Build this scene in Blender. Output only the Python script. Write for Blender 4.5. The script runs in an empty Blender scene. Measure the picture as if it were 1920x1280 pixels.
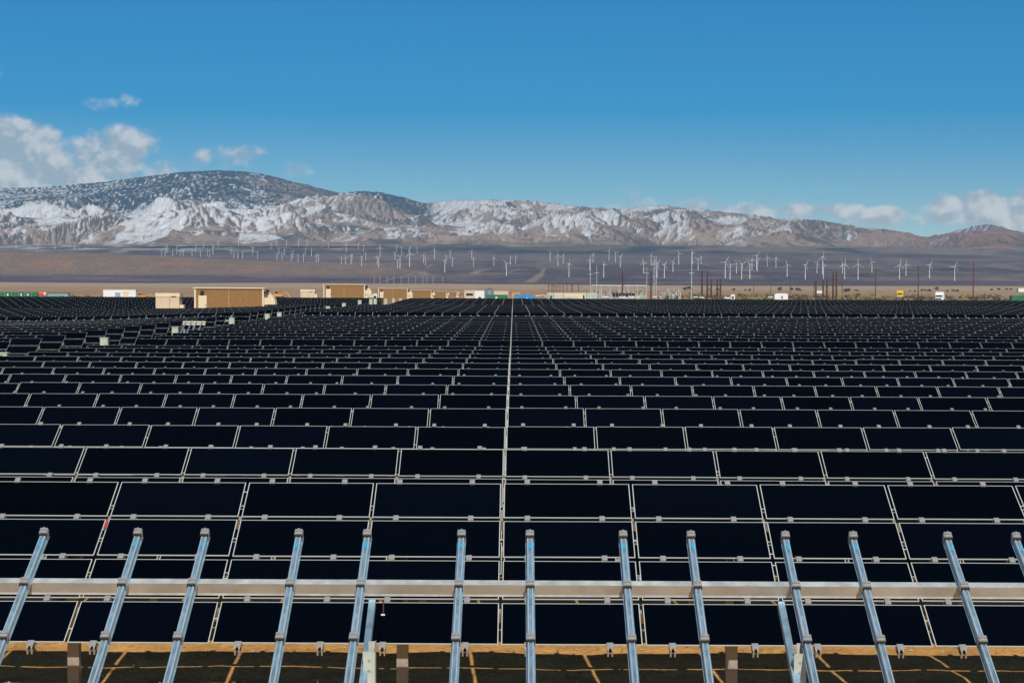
import bpy, math, random
import numpy as np
from mathutils import Matrix, Vector, Euler
random.seed(7)
R = math.radians
C = bpy.context.scene.collection
sc = bpy.context.scene

# ------------------------------------------------------------------ camera, sky, sun, exposure
F = 3800.0                      # focal length in photo pixels (photo 1920 px wide)
CAMZ = 3.8
cd = bpy.data.cameras.new('camera'); cam = bpy.data.objects.new('camera', cd); C.objects.link(cam)
cd.sensor_width = 36; cd.lens = 36*F/1920; cd.clip_start = 0.3; cd.clip_end = 80000
M = Matrix.Rotation(R(0.04), 4, 'Z') @ Matrix.Rotation(R(90)-math.atan(88/F), 4, 'X') @ Matrix.Rotation(R(0.235), 4, 'Z')
cam.matrix_world = Matrix.Translation((0, 0, CAMZ)) @ M
sc.camera = cam
M3 = np.array(M.to_3x3())
def ray(x, y):
    """world direction (scaled so that its Y is 1) through photo pixel x, y"""
    d = M3 @ np.array([(x-960)/F, (640-y)/F, -1.0])
    return d/d[1]
def at(x, y, r):
    d = ray(x, y); return Vector((d[0]*r, r, CAMZ+d[2]*r))

SUN_EL, SUN_AZ = R(43), R(9.5)
sun_dir = Vector((math.sin(SUN_AZ)*math.cos(SUN_EL), -math.cos(SUN_AZ)*math.cos(SUN_EL), math.sin(SUN_EL)))
sd = bpy.data.lights.new('sun', 'SUN'); sd.energy = 4.2; sd.angle = R(0.53); sd.color = (1, .955, .88)
sun = bpy.data.objects.new('sun', sd); C.objects.link(sun); sun.rotation_euler = sun_dir.to_track_quat('Z', 'Y').to_euler()

class NT:
    def __init__(s, tree): s.t = tree; s.n = tree.nodes; s.l = tree.links
    def new(s, typ, **kw):
        n = s.n.new(typ)
        for k, v in kw.items():
            if k.startswith('i_'):
                k = k[2:]; k = int(k) if k.isdigit() else k.replace('_', ' ')
                s.put(n.inputs[k], v)
            else: setattr(n, k, v)
        return n
    def put(s, sock, v):
        if isinstance(v, bpy.types.NodeSocket): s.l.new(v, sock)
        elif isinstance(v, bpy.types.Node): s.l.new(v.outputs[0], sock)
        else: sock.default_value = v
    def m(s, op, a, b=None, c=None, clamp=False):
        n = s.n.new('ShaderNodeMath'); n.operation = op; n.use_clamp = clamp
        s.put(n.inputs[0], a)
        if b is not None: s.put(n.inputs[1], b)
        if c is not None: s.put(n.inputs[2], c)
        return n.outputs[0]
    def mix(s, f, a, b, typ='MIX'):
        n = s.n.new('ShaderNodeMix'); n.data_type = 'RGBA'; n.blend_type = typ
        s.put(n.inputs['Factor'], f); s.put(n.inputs['A'], a); s.put(n.inputs['B'], b)
        return n.outputs['Result']
    def rng(s, v, a, b, c=0., d=1., smooth=False):
        n = s.n.new('ShaderNodeMapRange'); s.put(n.inputs[0], v)
        if smooth: n.interpolation_type = 'SMOOTHSTEP'
        for i, q in enumerate((a, b, c, d)): n.inputs[i+1].default_value = q
        return n.outputs[0]
    def noise(s, vec, scale, detail=4, rough=.5, dist=0):
        return s.new('ShaderNodeTexNoise', i_Vector=vec, i_Scale=scale, i_Detail=detail, i_Roughness=rough, i_Distortion=dist).outputs['Fac']

world = bpy.data.worlds.new('World'); sc.world = world; world.use_nodes = True
w = NT(world.node_tree)
bg = w.n['Background']
sky = w.new('ShaderNodeTexSky', sky_type='NISHITA', sun_disc=False, sun_elevation=SUN_EL, sun_rotation=R(180)-SUN_AZ,
            altitude=900, air_density=1.0, dust_density=0.0, ozone_density=6.0)
# deep, polarised looking blue; higher sky dimmed and greyed to cut shadow fill
tc = w.new('ShaderNodeTexCoord').outputs['Generated']
sp = w.new('ShaderNodeSeparateXYZ', i_0=tc)
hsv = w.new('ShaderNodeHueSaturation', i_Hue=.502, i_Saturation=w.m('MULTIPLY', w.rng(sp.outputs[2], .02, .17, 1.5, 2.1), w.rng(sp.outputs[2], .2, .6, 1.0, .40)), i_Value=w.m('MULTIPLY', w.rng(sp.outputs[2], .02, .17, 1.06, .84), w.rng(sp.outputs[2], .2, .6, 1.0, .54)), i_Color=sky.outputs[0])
yy = w.m('MAXIMUM', sp.outputs[1], .02)
u = w.m('DIVIDE', sp.outputs[0], yy); v = w.m('DIVIDE', sp.outputs[2], yy)
# clouds: (azimuth slope, elevation slope, half width, half height, strength)
def cl(x, y, a, b, k=1.): return ((x-963)/F, (552-y)/F, a/F, b/F, k)
clouds = [cl(30, 300, 95, 70, 1.35), cl(-60, 330, 120, 90, 1.2), cl(120, 335, 70, 34, 1.1), cl(215, 298, 85, 56, 1.1), cl(265, 285, 60, 38, .9), cl(300, 325, 70, 34, .9),
          cl(175, 280, 45, 26, .8), cl(212, 196, 52, 20, .54), cl(440, 298, 68, 22, .52), cl(548, 322, 45, 15, .42), cl(100, 212, 24, 13, .38), cl(0, 135, 22, 14, .45),
          cl(1840, 388, 95, 30, 1.25), cl(1930, 395, 70, 46, 1.25), cl(1770, 408, 55, 13, .8), cl(1655, 402, 42, 17, .75), cl(1420, 392, 150, 17, .72), cl(1530, 394, 100, 16, .68),
          cl(1330, 385, 60, 14, .55), cl(1180, 378, 80, 16, .3), cl(1170, 354, 50, 7, .12), cl(1600, 425, 260, 26, .34), cl(1820, 425, 140, 20, .4)]
tot = None
for (cu, cv, a, b, k) in clouds:
    q = w.m('ADD', w.m('POWER', w.m('ABSOLUTE', w.m('DIVIDE', w.m('SUBTRACT', u, cu), a)), 2), w.m('POWER', w.m('ABSOLUTE', w.m('DIVIDE', w.m('SUBTRACT', v, cv), b)), 2))
    e = w.m('MULTIPLY', w.m('SUBTRACT', 1, w.m('MULTIPLY', q, .55), clamp=True), k)
    tot = e if tot is None else w.m('MAXIMUM', tot, e)
def cvec(du, dv):
    return w.new('ShaderNodeCombineXYZ', i_0=w.m('ADD', u, du), i_1=w.m('MULTIPLY', w.m('ADD', v, dv), 1.15), i_2=.37).outputs[0]
n0 = w.noise(cvec(0, 0), 48, 10, .58, .15)
n1 = w.noise(cvec(.0018, .0045), 48, 10, .58, .15)
n2 = w.noise(cvec(0, 0), 24, 4, .5, .1)
dens = w.rng(w.m('ADD', w.m('ADD', tot, w.m('MULTIPLY', w.m('SUBTRACT', n0, .5), 2.6)), w.m('MULTIPLY', w.m('SUBTRACT', n2, .5), .8)), .12, .80, 0, 1, True)
dens = w.m('MULTIPLY', dens, w.rng(tot, .02, .25, 0, 1))
dens = w.m('MULTIPLY', w.m('MULTIPLY', dens, .86), w.m('GREATER_THAN', sp.outputs[1], .1))
lit = w.rng(w.m('SUBTRACT', n0, n1), -.05, .09, 0, 1)
ccol = w.mix(lit, (6.0, 6.7, 7.2, 1), (11.0, 10.7, 10.2, 1))
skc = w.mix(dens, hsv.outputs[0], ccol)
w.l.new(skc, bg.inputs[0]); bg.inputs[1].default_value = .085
sc.view_settings.view_transform = 'Standard'; sc.view_settings.look = 'None'; sc.view_settings.exposure = 0.0; sc.view_settings.gamma = 1
sc.cycles.max_bounces = 6; sc.cycles.diffuse_bounces = 2; sc.cycles.glossy_bounces = 3; sc.cycles.volume_bounces = 0
sc.cycles.use_denoising = True

# ------------------------------------------------------------------ helpers
def mat(name, col, rough=.7, metal=0, spec=.5, noise=0, nscale=5, bump=0, bscale=20, vary=0):
    m = bpy.data.materials.new(name); m.use_nodes = True; t = NT(m.node_tree); b = t.n['Principled BSDF']
    c4 = (*col, 1)
    b.inputs['Roughness'].default_value = rough; b.inputs['Metallic'].default_value = metal; b.inputs['Specular IOR Level'].default_value = spec
    co = t.new('ShaderNodeTexCoord').outputs['Object']
    out = c4
    if noise:
        nz = t.noise(co, nscale, 6, .6)
        out = t.mix(t.rng(nz, .3, .7), tuple(x*(1-noise) for x in col)+(1,), tuple(min(1, x*(1+noise)) for x in col)+(1,))
        t.put(b.inputs['Roughness'], t.rng(nz, .3, .7, max(0, rough-.1), min(1, rough+.12)))
    if vary:
        oi = t.new('ShaderNodeObjectInfo').outputs['Random']
        h = t.new('ShaderNodeHueSaturation', i_Value=t.rng(oi, 0, 1, 1-vary, 1+vary)); t.put(h.inputs['Color'], out); out = h.outputs[0]
    t.put(b.inputs['Base Color'], out)
    if bump:
        bn = t.new('ShaderNodeBump', i_Strength=bump, i_Distance=.02, i_Height=t.noise(co, bscale, 5, .6)); t.l.new(bn.outputs[0], b.inputs['Normal'])
    return m

MT = dict(
    glass=mat('panel_glass', (.0006, .0018, .0045), .14, 0, .07, vary=.35),
    lip=mat('pale_rail_lip', (.52, .64, .66), .45, .35, .5, noise=.1, nscale=9),
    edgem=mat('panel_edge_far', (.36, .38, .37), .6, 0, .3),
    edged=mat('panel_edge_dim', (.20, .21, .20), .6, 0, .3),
    web=mat('beam_web_ground_tint', (.50, .48, .42), .5, .25, .4, noise=.2, nscale=3),  # darker, browner steel: reflected ground put into the web's colour
    edge=mat('panel_edge', (.56, .58, .53), .55, 0, .3),
    galv=mat('galvanised_steel', (.66, .69, .68), .45, .45, .5, noise=.16, nscale=9, bump=.05, bscale=60),
    galvb=mat('bluish_galvanised_rail', (.38, .58, .74), .42, .66, .5, noise=.2, nscale=7, bump=.06, bscale=50),
    galvd=mat('dull_galvanised_post', (.40, .35, .29), .55, .35, .4, noise=.25, nscale=6),
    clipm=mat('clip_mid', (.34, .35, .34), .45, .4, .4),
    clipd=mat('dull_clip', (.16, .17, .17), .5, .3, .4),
    galvp=mat('greenish_galvanised_post', (.50, .54, .46), .6, .1, .4, noise=.12, nscale=6),
    clip=mat('clip_steel', (.56, .56, .53), .40, .5, .5, noise=.1, nscale=30),
    rubber=mat('dark_rubber', (.02, .02, .02), .7),
    sticker=mat('cyan_sticker', (.02, .42, .72), .45),
    red=mat('red_tape', (.6, .03, .03), .6),
    wire=mat('brown_wire', (.10, .04, .03), .6),
    white=mat('white_paint', (.80, .80, .78), .5, noise=.06, nscale=1),
    turb=mat('turbine_white', (.84, .86, .87), .5, vary=.10),
    stucco=mat('brown_stucco', (.27, .155, .058), .95, noise=.16, nscale=3, bump=.5, bscale=30),
    cream=mat('cream_trim', (.72, .62, .44), .75, noise=.06, nscale=2),
    beige=mat('beige_paint', (.62, .51, .36), .7, noise=.07, nscale=1.2),
    black=mat('black_fitting', (.015, .016, .018), .6),
    green=mat('green_paint', (.02, .16, .07), .6, noise=.3, nscale=.4),
    palegreen=mat('pale_green_cabinet', (.46, .52, .42), .6, noise=.06, nscale=3),
    substation=mat('substation_grey', (.42, .45, .40), .6, noise=.25, nscale=.5),
    teal=mat('pale_teal', (.22, .36, .33), .6, noise=.15, nscale=.4),
    blue=mat('blue_tarpaulin', (.02, .22, .50), .6, noise=.25, nscale=.7),
    orange=mat('orange_paint', (.62, .30, .08), .7, noise=.15, nscale=.5),
    redorange=mat('red_orange', (.75, .10, .03), .6),
    yellow=mat('yellow_paint', (.80, .47, .02), .4),
    silver=mat('silver_tank', (.62, .65, .68), .3, .9, .5, noise=.1, nscale=.6),
    chrome=mat('bright_chrome', (.95, .93, .88), .12, 1),
    darkglass=mat('dark_window', (.02, .03, .04), .15),
    bluegrey=mat('blue_grey_door', (.30, .38, .42), .6),
    pole=mat('brown_wooden_pole', (.13, .055, .035), .85, noise=.2, nscale=2),
    weather=mat('weathering_steel', (.085, .040, .030), .8, noise=.2, nscale=2),
    bark=mat('bark', (.10, .07, .05), .9),
    leaf=mat('dusty_foliage', (.085, .085, .040), .9, noise=.4, nscale=1.5),
    leafd=mat('dark_foliage', (.05, .05, .038), .9, noise=.35, nscale=1.5),
    leafy=mat('olive_brush', (.20, .17, .06), .9, noise=.4, nscale=1),
    straw=mat('straw', (.30, .21, .08), .9),
    conc=mat('concrete', (.42, .40, .37), .9),
)
ST, CT = math.sin(R(26)), math.cos(R(26))

class MB:
    def __init__(s): s.v = []; s.f = []; s.mi = []; s.mats = []
    def mid(s, m):
        m = MT[m] if isinstance(m, str) else m
        if m not in s.mats: s.mats.append(m)
        return s.mats.index(m)
    def add(s, vs, fs, m):
        o = len(s.v); k = s.mid(m); s.v += [tuple(p) for p in vs]
        for f in fs: s.f.append(tuple(i+o for i in f)); s.mi.append(k)
        return s
    def hexa(s, p, m):   # 8 corners: bottom 4, top 4
        return s.add(p, [(3, 2, 1, 0), (4, 5, 6, 7), (0, 1, 5, 4), (1, 2, 6, 5), (2, 3, 7, 6), (3, 0, 4, 7)], m)
    def box(s, x0, x1, y0, y1, z0, z1, m, fn=None):
        p = [(x0, y0, z0), (x1, y0, z0), (x1, y1, z0), (x0, y1, z0), (x0, y0, z1), (x1, y0, z1), (x1, y1, z1), (x0, y1, z1)]
        if fn: p = [fn(*q) for q in p]
        return s.hexa(p, m)
    def tube(s, a, b, r0, r1, n, m, cap=True):
        a = Vector(a); b = Vector(b); d = (b-a).normalized(); q = d.to_track_quat('Z', 'Y')
        vs = []
        for (c, r) in ((a, r0), (b, r1)):
            for i in range(n):
                t = 2*math.pi*i/n; vs.append(c+q @ Vector((r*math.cos(t), r*math.sin(t), 0)))
        fs = [(i, (i+1) % n, n+(i+1) % n, n+i) for i in range(n)]
        if cap: fs += [tuple(range(n-1, -1, -1)), tuple(range(n, 2*n))]
        return s.add(vs, fs, m)
    def prism(s, prof, x0, x1, m, fn=None):   # prof: list of (y,z) extruded along x
        n = len(prof); vs = [(x0, a, b) for a, b in prof]+[(x1, a, b) for a, b in prof]
        if fn: vs = [fn(*q) for q in vs]
        return s.add(vs, [(i, (i+1) % n, n+(i+1) % n, n+i) for i in range(n)]+[tuple(range(n-1, -1, -1)), tuple(range(n, 2*n))], m)
    def mesh(s, name):
        me = bpy.data.meshes.new(name); me.from_pydata(s.v, [], s.f)
        for m in s.mats: me.materials.append(m)
        me.polygons.foreach_set('material_index', s.mi)
        import bmesh
        b = bmesh.new(); b.from_mesh(me); bmesh.ops.recalc_face_normals(b, faces=b.faces); b.to_mesh(me); b.free()
        me.update(); return me
    def build(s, name, parent=None, loc=(0, 0, 0), rot=(0, 0, 0)):
        return link(name, s.mesh(name), parent, loc, rot)
def link(name, data, parent=None, loc=(0, 0, 0), rot=(0, 0, 0)):
    o = bpy.data.objects.new(name, data); C.objects.link(o); o.location = loc; o.rotation_euler = rot
    if parent: o.parent = parent
    return o
def tag(o, label=None, cat=None, group=None, kind=None):
    if label: o['label'] = label
    if cat: o['category'] = cat
    if group: o['group'] = group
    if kind: o['kind'] = kind
    return o
def thing(name, label, cat, loc, rz=0, group=None):
    return tag(link(name, None, None, loc, (0, 0, rz)), label, cat, group)
def smooth(o):
    o.data.polygons.foreach_set('use_smooth', [True]*len(o.data.polygons)); return o

# ------------------------------------------------------------------ noise
def h2(ix, iy, seed):
    n = (ix.astype(np.int64)*374761393+iy.astype(np.int64)*668265263+seed*1442695041) & 0xffffffff
    n = ((n ^ (n >> 13))*1274126177) & 0xffffffff
    n = n ^ (n >> 16)
    n2_ = ((n ^ (n >> 15))*2246822519) & 0xffffffff
    n2_ = n2_ ^ (n2_ >> 13)
    return (n & 0xffff)/65535.0, (n2_ & 0xffff)/65535.0
def perlin(x, y, seed=0):
    ix = np.floor(x); iy = np.floor(y); fx = x-ix; fy = y-iy
    ux = fx*fx*fx*(fx*(fx*6-15)+10); uy = fy*fy*fy*(fy*(fy*6-15)+10)
    def g(a, b):
        t = h2(ix+a, iy+b, seed)[0]*2*np.pi
        return np.cos(t)*(fx-a)+np.sin(t)*(fy-b)
    return ((g(0, 0)*(1-ux)+g(1, 0)*ux)*(1-uy)+(g(0, 1)*(1-ux)+g(1, 1)*ux)*uy)*1.5
def fbm(x, y, oct=5, seed=0, gain=.5):
    a = 1.; s = 0; t = 0
    for i in range(oct):
        s = s+a*perlin(x, y, seed+i); t += a; a *= gain; x = x*2.03+17.1; y = y*2.03-9.7
    return s/t
def erode1(px, py, dx, dy, seed):
    ix = np.floor(px); iy = np.floor(py); fx = px-ix; fy = py-iy; f = 2*np.pi
    va = 0; vx = 0; vy = 0; wt = 0
    for i in range(-2, 2):
        for j in range(-2, 2):
            a, b = h2(ix-i, iy-j, seed)
            qx = fx+i-a*.5; qy = fy+j-b*.5
            ww = np.exp(-(qx*qx+qy*qy)*2); wt = wt+ww
            mg = qx*dx+qy*dy
            va = va+np.cos(mg*f)*ww; sn = -np.sin(mg*f)*ww
            vx = vx+sn*dx; vy = vy+sn*dy
    return va/wt, vx/wt, vy/wt
def sstep(a, b, x):
    t = np.clip((x-a)/(b-a), 0, 1); return t*t*(3-2*t)

# ------------------------------------------------------------------ ground
GY = np.array([-4000, 0, 75, 80, 100, 130, 141, 193, 215, 236, 260, 290, 361, 507, 653, 800, 1000, 1500, 2500, 4000, 5000, 5700, 6800, 8000, 9300, 12000.])
GZ = np.array([-10, 0, 0, .03, .20, .41, .55, .83, .72, .62, .95, 1.30, 1.45, 1.3, 1.3, 1.5, 2.7, 4.4, 9.8, 22.9, 32.9, 51.9, 97, 155.6, 219, 390.])
def ground_z(x, y, fine=True):
    x = np.asarray(x, float); y = np.asarray(y, float)
    z = np.interp(y, GY, GZ)
    dip = sstep(-14, -34, x)*sstep(84, 130, y)*sstep(285, 225, y)*.46
    z = z-dip
    # brown mesa left of the wind farm
    px = x/np.maximum(y, 1)*F+963
    d = np.abs(y)
    am = np.interp(px, [-3000, -900, 0, 120, 300, 430, 520, 640, 760, 900], [40, 46, 46, 43, 31, 20, 14, 8, 3, 0])
    far = sstep(5200, 6000, d)
    shape = sstep(5750, 6500, d)*(1-sstep(6600, 7900, d))
    rough = 1+.10*fbm(x/300, y/300, 4, 5)
    z = z+am*shape*rough+far*4*fbm(x/500, y/500, 4, 9)+far*1.5*np.abs(fbm(x/60, y/90, 3, 12))*(y > 0)
    near = float(fine)*sstep(15, 16, d)*(1-sstep(24.5, 25.5, d))
    z = z+near*(.020*fbm(x/.45, y/.45, 3, 15)+.03*fbm(x/1.7, y/1.7, 2, 19))
    return z
def gz(x, y): return float(ground_z(x, y, False))
def ground_hit(px, py):
    d = ray(px, py); rr = np.linspace(300, 9200, 3000)
    zz = ground_z(d[0]*rr, rr); b = (CAMZ+d[2]*rr) < zz
    r = rr[np.argmax(b)] if b.any() else 9200.
    return r

def polar_mesh(name, az, rr, zf, colf, mtl):
    A, Q = np.meshgrid(az, rr)          # rows: radius
    X = Q*np.tan(A) if False else Q*np.sin(A); Y = Q*np.cos(A)
    Z = zf(X, Y)
    nr, na = A.shape
    co = np.stack([X, Y, Z], -1).reshape(-1, 3)
    i = np.arange(nr-1)[:, None]*na+np.arange(na-1)[None, :]
    faces = np.stack([i, i+1, i+1+na, i+na], -1).reshape(-1, 4)
    me = bpy.data.meshes.new(name)
    me.vertices.add(len(co)); me.vertices.foreach_set('co', co.ravel())
    me.loops.add(faces.size); me.loops.foreach_set('vertex_index', faces.ravel().astype(np.int32))
    me.polygons.add(len(faces)); me.polygons.foreach_set('loop_start', np.arange(0, faces.size, 4, dtype=np.int32))
    me.polygons.foreach_set('use_smooth', np.ones(len(faces), bool))
    me.update(calc_edges=True)
    c = colf(X, Y, Z); c = np.concatenate([c, np.ones(c.shape[:-1]+(1,))], -1)
    at_ = me.attributes.new('surface_colour', 'FLOAT_COLOR', 'POINT'); at_.data.foreach_set('color', c.astype(np.float32).ravel())
    me.materials.append(mtl)
    return link(name, me)

def earth_mat():
    m = bpy.data.materials.new('desert_ground'); m.use_nodes = True; t = NT(m.node_tree); b = t.n['Principled BSDF']
    b.inputs['Roughness'].default_value = .95; b.inputs['Specular IOR Level'].default_value = .1
    at_ = t.new('ShaderNodeAttribute', attribute_name='surface_colour').outputs['Color']
    pos = t.new('ShaderNodeNewGeometry').outputs['Position']
    n = t.noise(pos, 2.2, 8, .65); n2 = t.noise(pos, 14, 5, .6)
    st = t.new('ShaderNodeVectorMath', operation='MULTIPLY', i_0=pos, i_1=(.02, .004, 0)).outputs[0]
    n3 = t.noise(st, 1.0, 6, .65)
    k = t.m('MULTIPLY', t.rng(n, .3, .7, .68, 1.22), t.rng(n2, .35, .65, .72, 1.2))
    k = t.m('MULTIPLY', k, t.rng(n3, .3, .7, .86, 1.14))
    cc = t.new('ShaderNodeVectorMath', operation='SCALE', i_0=at_); t.put(cc.inputs['Scale'], k)
    t.l.new(cc.outputs[0], b.inputs['Base Color'])
    bn = t.new('ShaderNodeBump', i_Strength=.6, i_Distance=.06, i_Height=n); t.l.new(bn.outputs[0], b.inputs['Normal'])
    return m
EM = earth_mat()
def lerp(a, b, t): return a*(1-t[..., None])+b*t[..., None]
def seg_mask(X, Y, pts, w0):
    """soft mask of a track through photo pixels that lie on the ground (world metres)"""
    P = []
    for (px, py) in pts:
        r = ground_hit(px, py); d = ray(px, py); P.append((d[0]*r, r))
    m = np.zeros_like(X)
    for (a, b) in zip(P[:-1], P[1:]):
        ax, ay = a; bx, by = b; dx, dy = bx-ax, by-ay; L2 = dx*dx+dy*dy+1e-6
        t = np.clip(((X-ax)*dx+(Y-ay)*dy)/L2, 0, 1)
        d = np.hypot((X-ax-t*dx), (Y-ay-t*dy))*1.7
        m = np.maximum(m, 1-sstep(w0*.6, w0*1.4, d))
    return m
def ground_col(X, Y, Z):
    sand = np.array([.64, .345, .115]); tan = np.array([.42, .285, .18]); pale = np.array([.48, .37, .26])
    purp = np.array([.118, .094, .105]); purp2 = np.array([.20, .15, .135]); mesa = np.array([.27, .19, .14]); junip = np.array([.050, .062, .064])
    orange = np.array([.42, .235, .125])
    D = np.where(Y > 0, Y, 500.)
    wob = fbm(X/700, Y/1400, 4, 31)
    c = lerp(np.broadcast_to(sand, X.shape+(3,)), np.broadcast_to(tan, X.shape+(3,)), sstep(250, 700, D))
    c = lerp(c, np.broadcast_to(orange, X.shape+(3,)), sstep(.0, .35, fbm(X/250, Y/500, 4, 3)+.15)*sstep(500, 900, D)*.6)
    c = lerp(c, np.broadcast_to(pale, X.shape+(3,)), sstep(2300, 3000, D+wob*500)*(1-sstep(3900, 4300, D))*.75)
    c = lerp(c, np.broadcast_to(purp, X.shape+(3,)), sstep(3950, 4450, D+wob*900))
    c = lerp(c, np.broadcast_to(purp2, X.shape+(3,)), sstep(-.02, .30, fbm(X/900, Y/330, 6, 41)+.10*sstep(5500, 8000, D))*sstep(4300, 5500, D)*.85)
    fs = fbm(X/110, Y/1000, 5, 71); c = c*(1+.5*(fs*sstep(3900, 4700, D)))[..., None]
    c = lerp(c, np.broadcast_to(np.array([.27, .20, .17]), X.shape+(3,)), sstep(.10, .30, fbm(X/260, Y/420, 6, 73))*sstep(4600, 5400, D)*.6)
    px = X/np.maximum(Y, 1)*F+963
    lm = 1-sstep(620, 860, px+60*wob)
    c = lerp(c, np.broadcast_to(mesa, X.shape+(3,)), lm*sstep(5650, 5900, D+150*wob)*(1-sstep(6700, 7200, D)))
    c = lerp(c, np.broadcast_to(np.array([.36, .205, .13]), X.shape+(3,)), lm*sstep(5800, 6100, D)*(1-sstep(6700, 7200, D))*sstep(0, .3, fbm(X/180, Y/300, 4, 77))*.7)
    c = lerp(c, np.broadcast_to(junip, X.shape+(3,)), sstep(8100, 8700, D+600*fbm(X/900, Y/900, 4, 51))*(.9-.35*(1-sstep(600, 1000, px)))*sstep(-.35, .0, fbm(X/160, Y/220, 3, 57)+.2))
    band = sstep(7050, 7500, D+500*fbm(X/1400, Y/700, 4, 81))*(1-sstep(7900, 8300, D+600*fbm(X/1000, Y/700, 4, 83)))
    c = lerp(c, np.broadcast_to(np.array([.24, .195, .185]), X.shape+(3,)), band*.6*np.interp(px, [0, 500, 1250, 1500], [.5, 1, 1, .2]))
    c = lerp(c, np.broadcast_to(np.array([.30, .235, .20]), X.shape+(3,)), sstep(8500, 9200, D+1700*fbm(X/420, Y/700, 4, 87))*.85*np.interp(px, [0, 900, 1250, 1920], [.9, .3, .8, 1]))
    # snow lying on the upper fan at the left
    sn = sstep(.10, .22, fbm(X/120, Y/260, 5, 61)+.16*(1-sstep(200, 700, px))-.10)*sstep(7900, 9000, D)*(1-sstep(500, 900, px))*.55
    c = lerp(c, np.broadcast_to(np.array([.78, .79, .80]), X.shape+(3,)), sn*.9)
    # scrub speckle
    c = c*(1-.25*(sstep(.1, .4, fbm(X/14, Y/22, 2, 91))*sstep(4000, 5000, D))[..., None])
    # graded tracks and pads of the wind farm
    far = (Y > 3000) & (Y < 9500) & (np.abs(px-960) < 1100)
    trk = np.zeros_like(X)
    Xf, Yf = X[far], Y[far]; mk = np.zeros_like(Xf)
    for pts, wd in TRACKS: mk = np.maximum(mk, seg_mask(Xf, Yf, pts, wd))
    trk[far] = mk
    c = lerp(c, np.broadcast_to(np.array([.40, .30, .21]), X.shape+(3,)), trk*.6)
    return c
TRACKS = [([(718, 528), (745, 520), (778, 512)], 9), ([(788, 509), (798, 516)], 26), ([(993, 529), (1004, 522), (1014, 514)], 22), ([(1014, 514), (1021, 503)], 11),
          ([(1005, 500), (1016, 504)], 7), ([(888, 514), (896, 508), (915, 504)], 20), ([(560, 532), (700, 532), (850, 533), (960, 534)], 12), ([(920, 519), (1060, 519), (1260, 522)], 7),
          ([(955, 510), (975, 504)], 9), ([(1090, 523), (1140, 521), (1250, 523)], 8), ([(1300, 490), (1330, 498)], 9), ([(1330, 510), (1420, 518), (1500, 518), (1640, 510)], 7),
          ([(1380, 500), (1418, 510)], 8), ([(655, 492), (720, 497)], 8), ([(800, 503), (812, 495)], 8), ([(700, 507), (720, 505)], 18), ([(1440, 504), (1470, 504)], 6)]
def ease(a, b, n): return np.linspace(a, b, n)
dense = ease(R(-16.5), R(16.5), 860)
az = np.concatenate([np.linspace(R(-180), R(-17), 60), dense, np.linspace(R(17), R(180), 60)])
rr = np.concatenate([[0.5], np.geomspace(3, 15, 30), np.linspace(15.1, 26, 130), np.geomspace(26.8, 300, 90), np.geomspace(306, 4000, 130), np.linspace(4030, 9700, 250)])
gobj = polar_mesh('ground', az, rr, ground_z, ground_col, EM); tag(gobj, kind='structure')

# ------------------------------------------------------------------ mountains
def prof(pts): 
    a = np.array(pts, float)
    return lambda px: np.interp(px, a[:, 0], a[:, 1])
def relh(pts):     # photo pixels -> pixels above the true horizon
    return prof([(x, (552+(x-963)*.0041)-y) for x, y in pts])
SKYL = relh([(-400, 380), (-100, 356), (0, 353), (50, 352), (100, 350), (150, 345), (200, 341), (250, 334), (300, 328), (340, 323), (400, 320), (450, 321), (500, 328), (550, 341), (600, 353), (635, 362),
             (655, 360), (680, 358), (720, 362), (760, 372), (795, 381), (840, 377), (900, 375), (960, 375), (1000, 377), (1050, 383), (1100, 389), (1160, 392), (1200, 388), (1250, 386),
             (1290, 391), (1350, 397), (1400, 402), (1450, 409), (1500, 411), (1540, 413), (1580, 421), (1600, 426), (1650, 429), (1700, 436), (1735, 445), (1770, 438), (1800, 430), (1840, 422),
             (1860, 421), (1900, 432), (1920, 437), (2100, 452), (2400, 450)])
MIDL = relh([(-400, 400), (0, 398), (60, 386), (150, 382), (200, 402), (250, 405), (300, 392), (350, 388), (420, 398), (470, 405), (520, 392), (580, 385), (640, 381), (700, 386), (760, 402), (800, 408),
             (840, 392), (900, 384), (950, 386), (1010, 400), (1060, 398), (1110, 405), (1160, 412), (1200, 400), (1240, 396), (1280, 394), (1330, 402), (1400, 412), (1480, 420), (1550, 428), (1650, 438),
             (1740, 450), (1850, 440), (1920, 448), (2400, 455)])
FRNT = relh([(-400, 440), (0, 436), (100, 432), (200, 425), (300, 420), (380, 410), (450, 428), (520, 416), (600, 424), (650, 422), (720, 430), (780, 418), (850, 432), (930, 440), (980, 436), (1030, 424),
             (1070, 413), (1110, 410), (1150, 416), (1180, 428), (1240, 442), (1300, 424), (1350, 436), (1400, 434), (1450, 446), (1500, 436), (1560, 448), (1650, 452), (1740, 460), (1800, 450), (1860, 448), (1920, 456), (2400, 460)])
BASE = relh([(-400, 466), (0, 464), (300, 462), (700, 462), (1100, 466), (1400, 468), (1920, 474), (2400, 474)])
def mtn_base(X, Y):
    px = X/Y*F+963
    wx = 26*fbm(X/800, Y/800, 3, 101)
    Dw = Y+700*fbm(X/1500, Y/1500, 3, 111)*sstep(9300, 10500, Y)
    p = px+wx
    b, f, m_, s_ = BASE(p), FRNT(p), MIDL(p), SKYL(px)
    v1 = .72*f+.28*b; v2 = .84*m_+.04*f
    kn = [9300, 10700, 11300, 12700, 13500, 15800, 17200]
    vals = [b, f, v1, m_, v2, s_*1.0, s_*.86]
    e = vals[0]
    for k in range(6):
        t = np.clip((Dw-kn[k])/(kn[k+1]-kn[k]), 0, 1); e = np.where(Dw > kn[k], vals[k]*(1-t)+vals[k+1]*t, e)
    return CAMZ+e/F*Y
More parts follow.
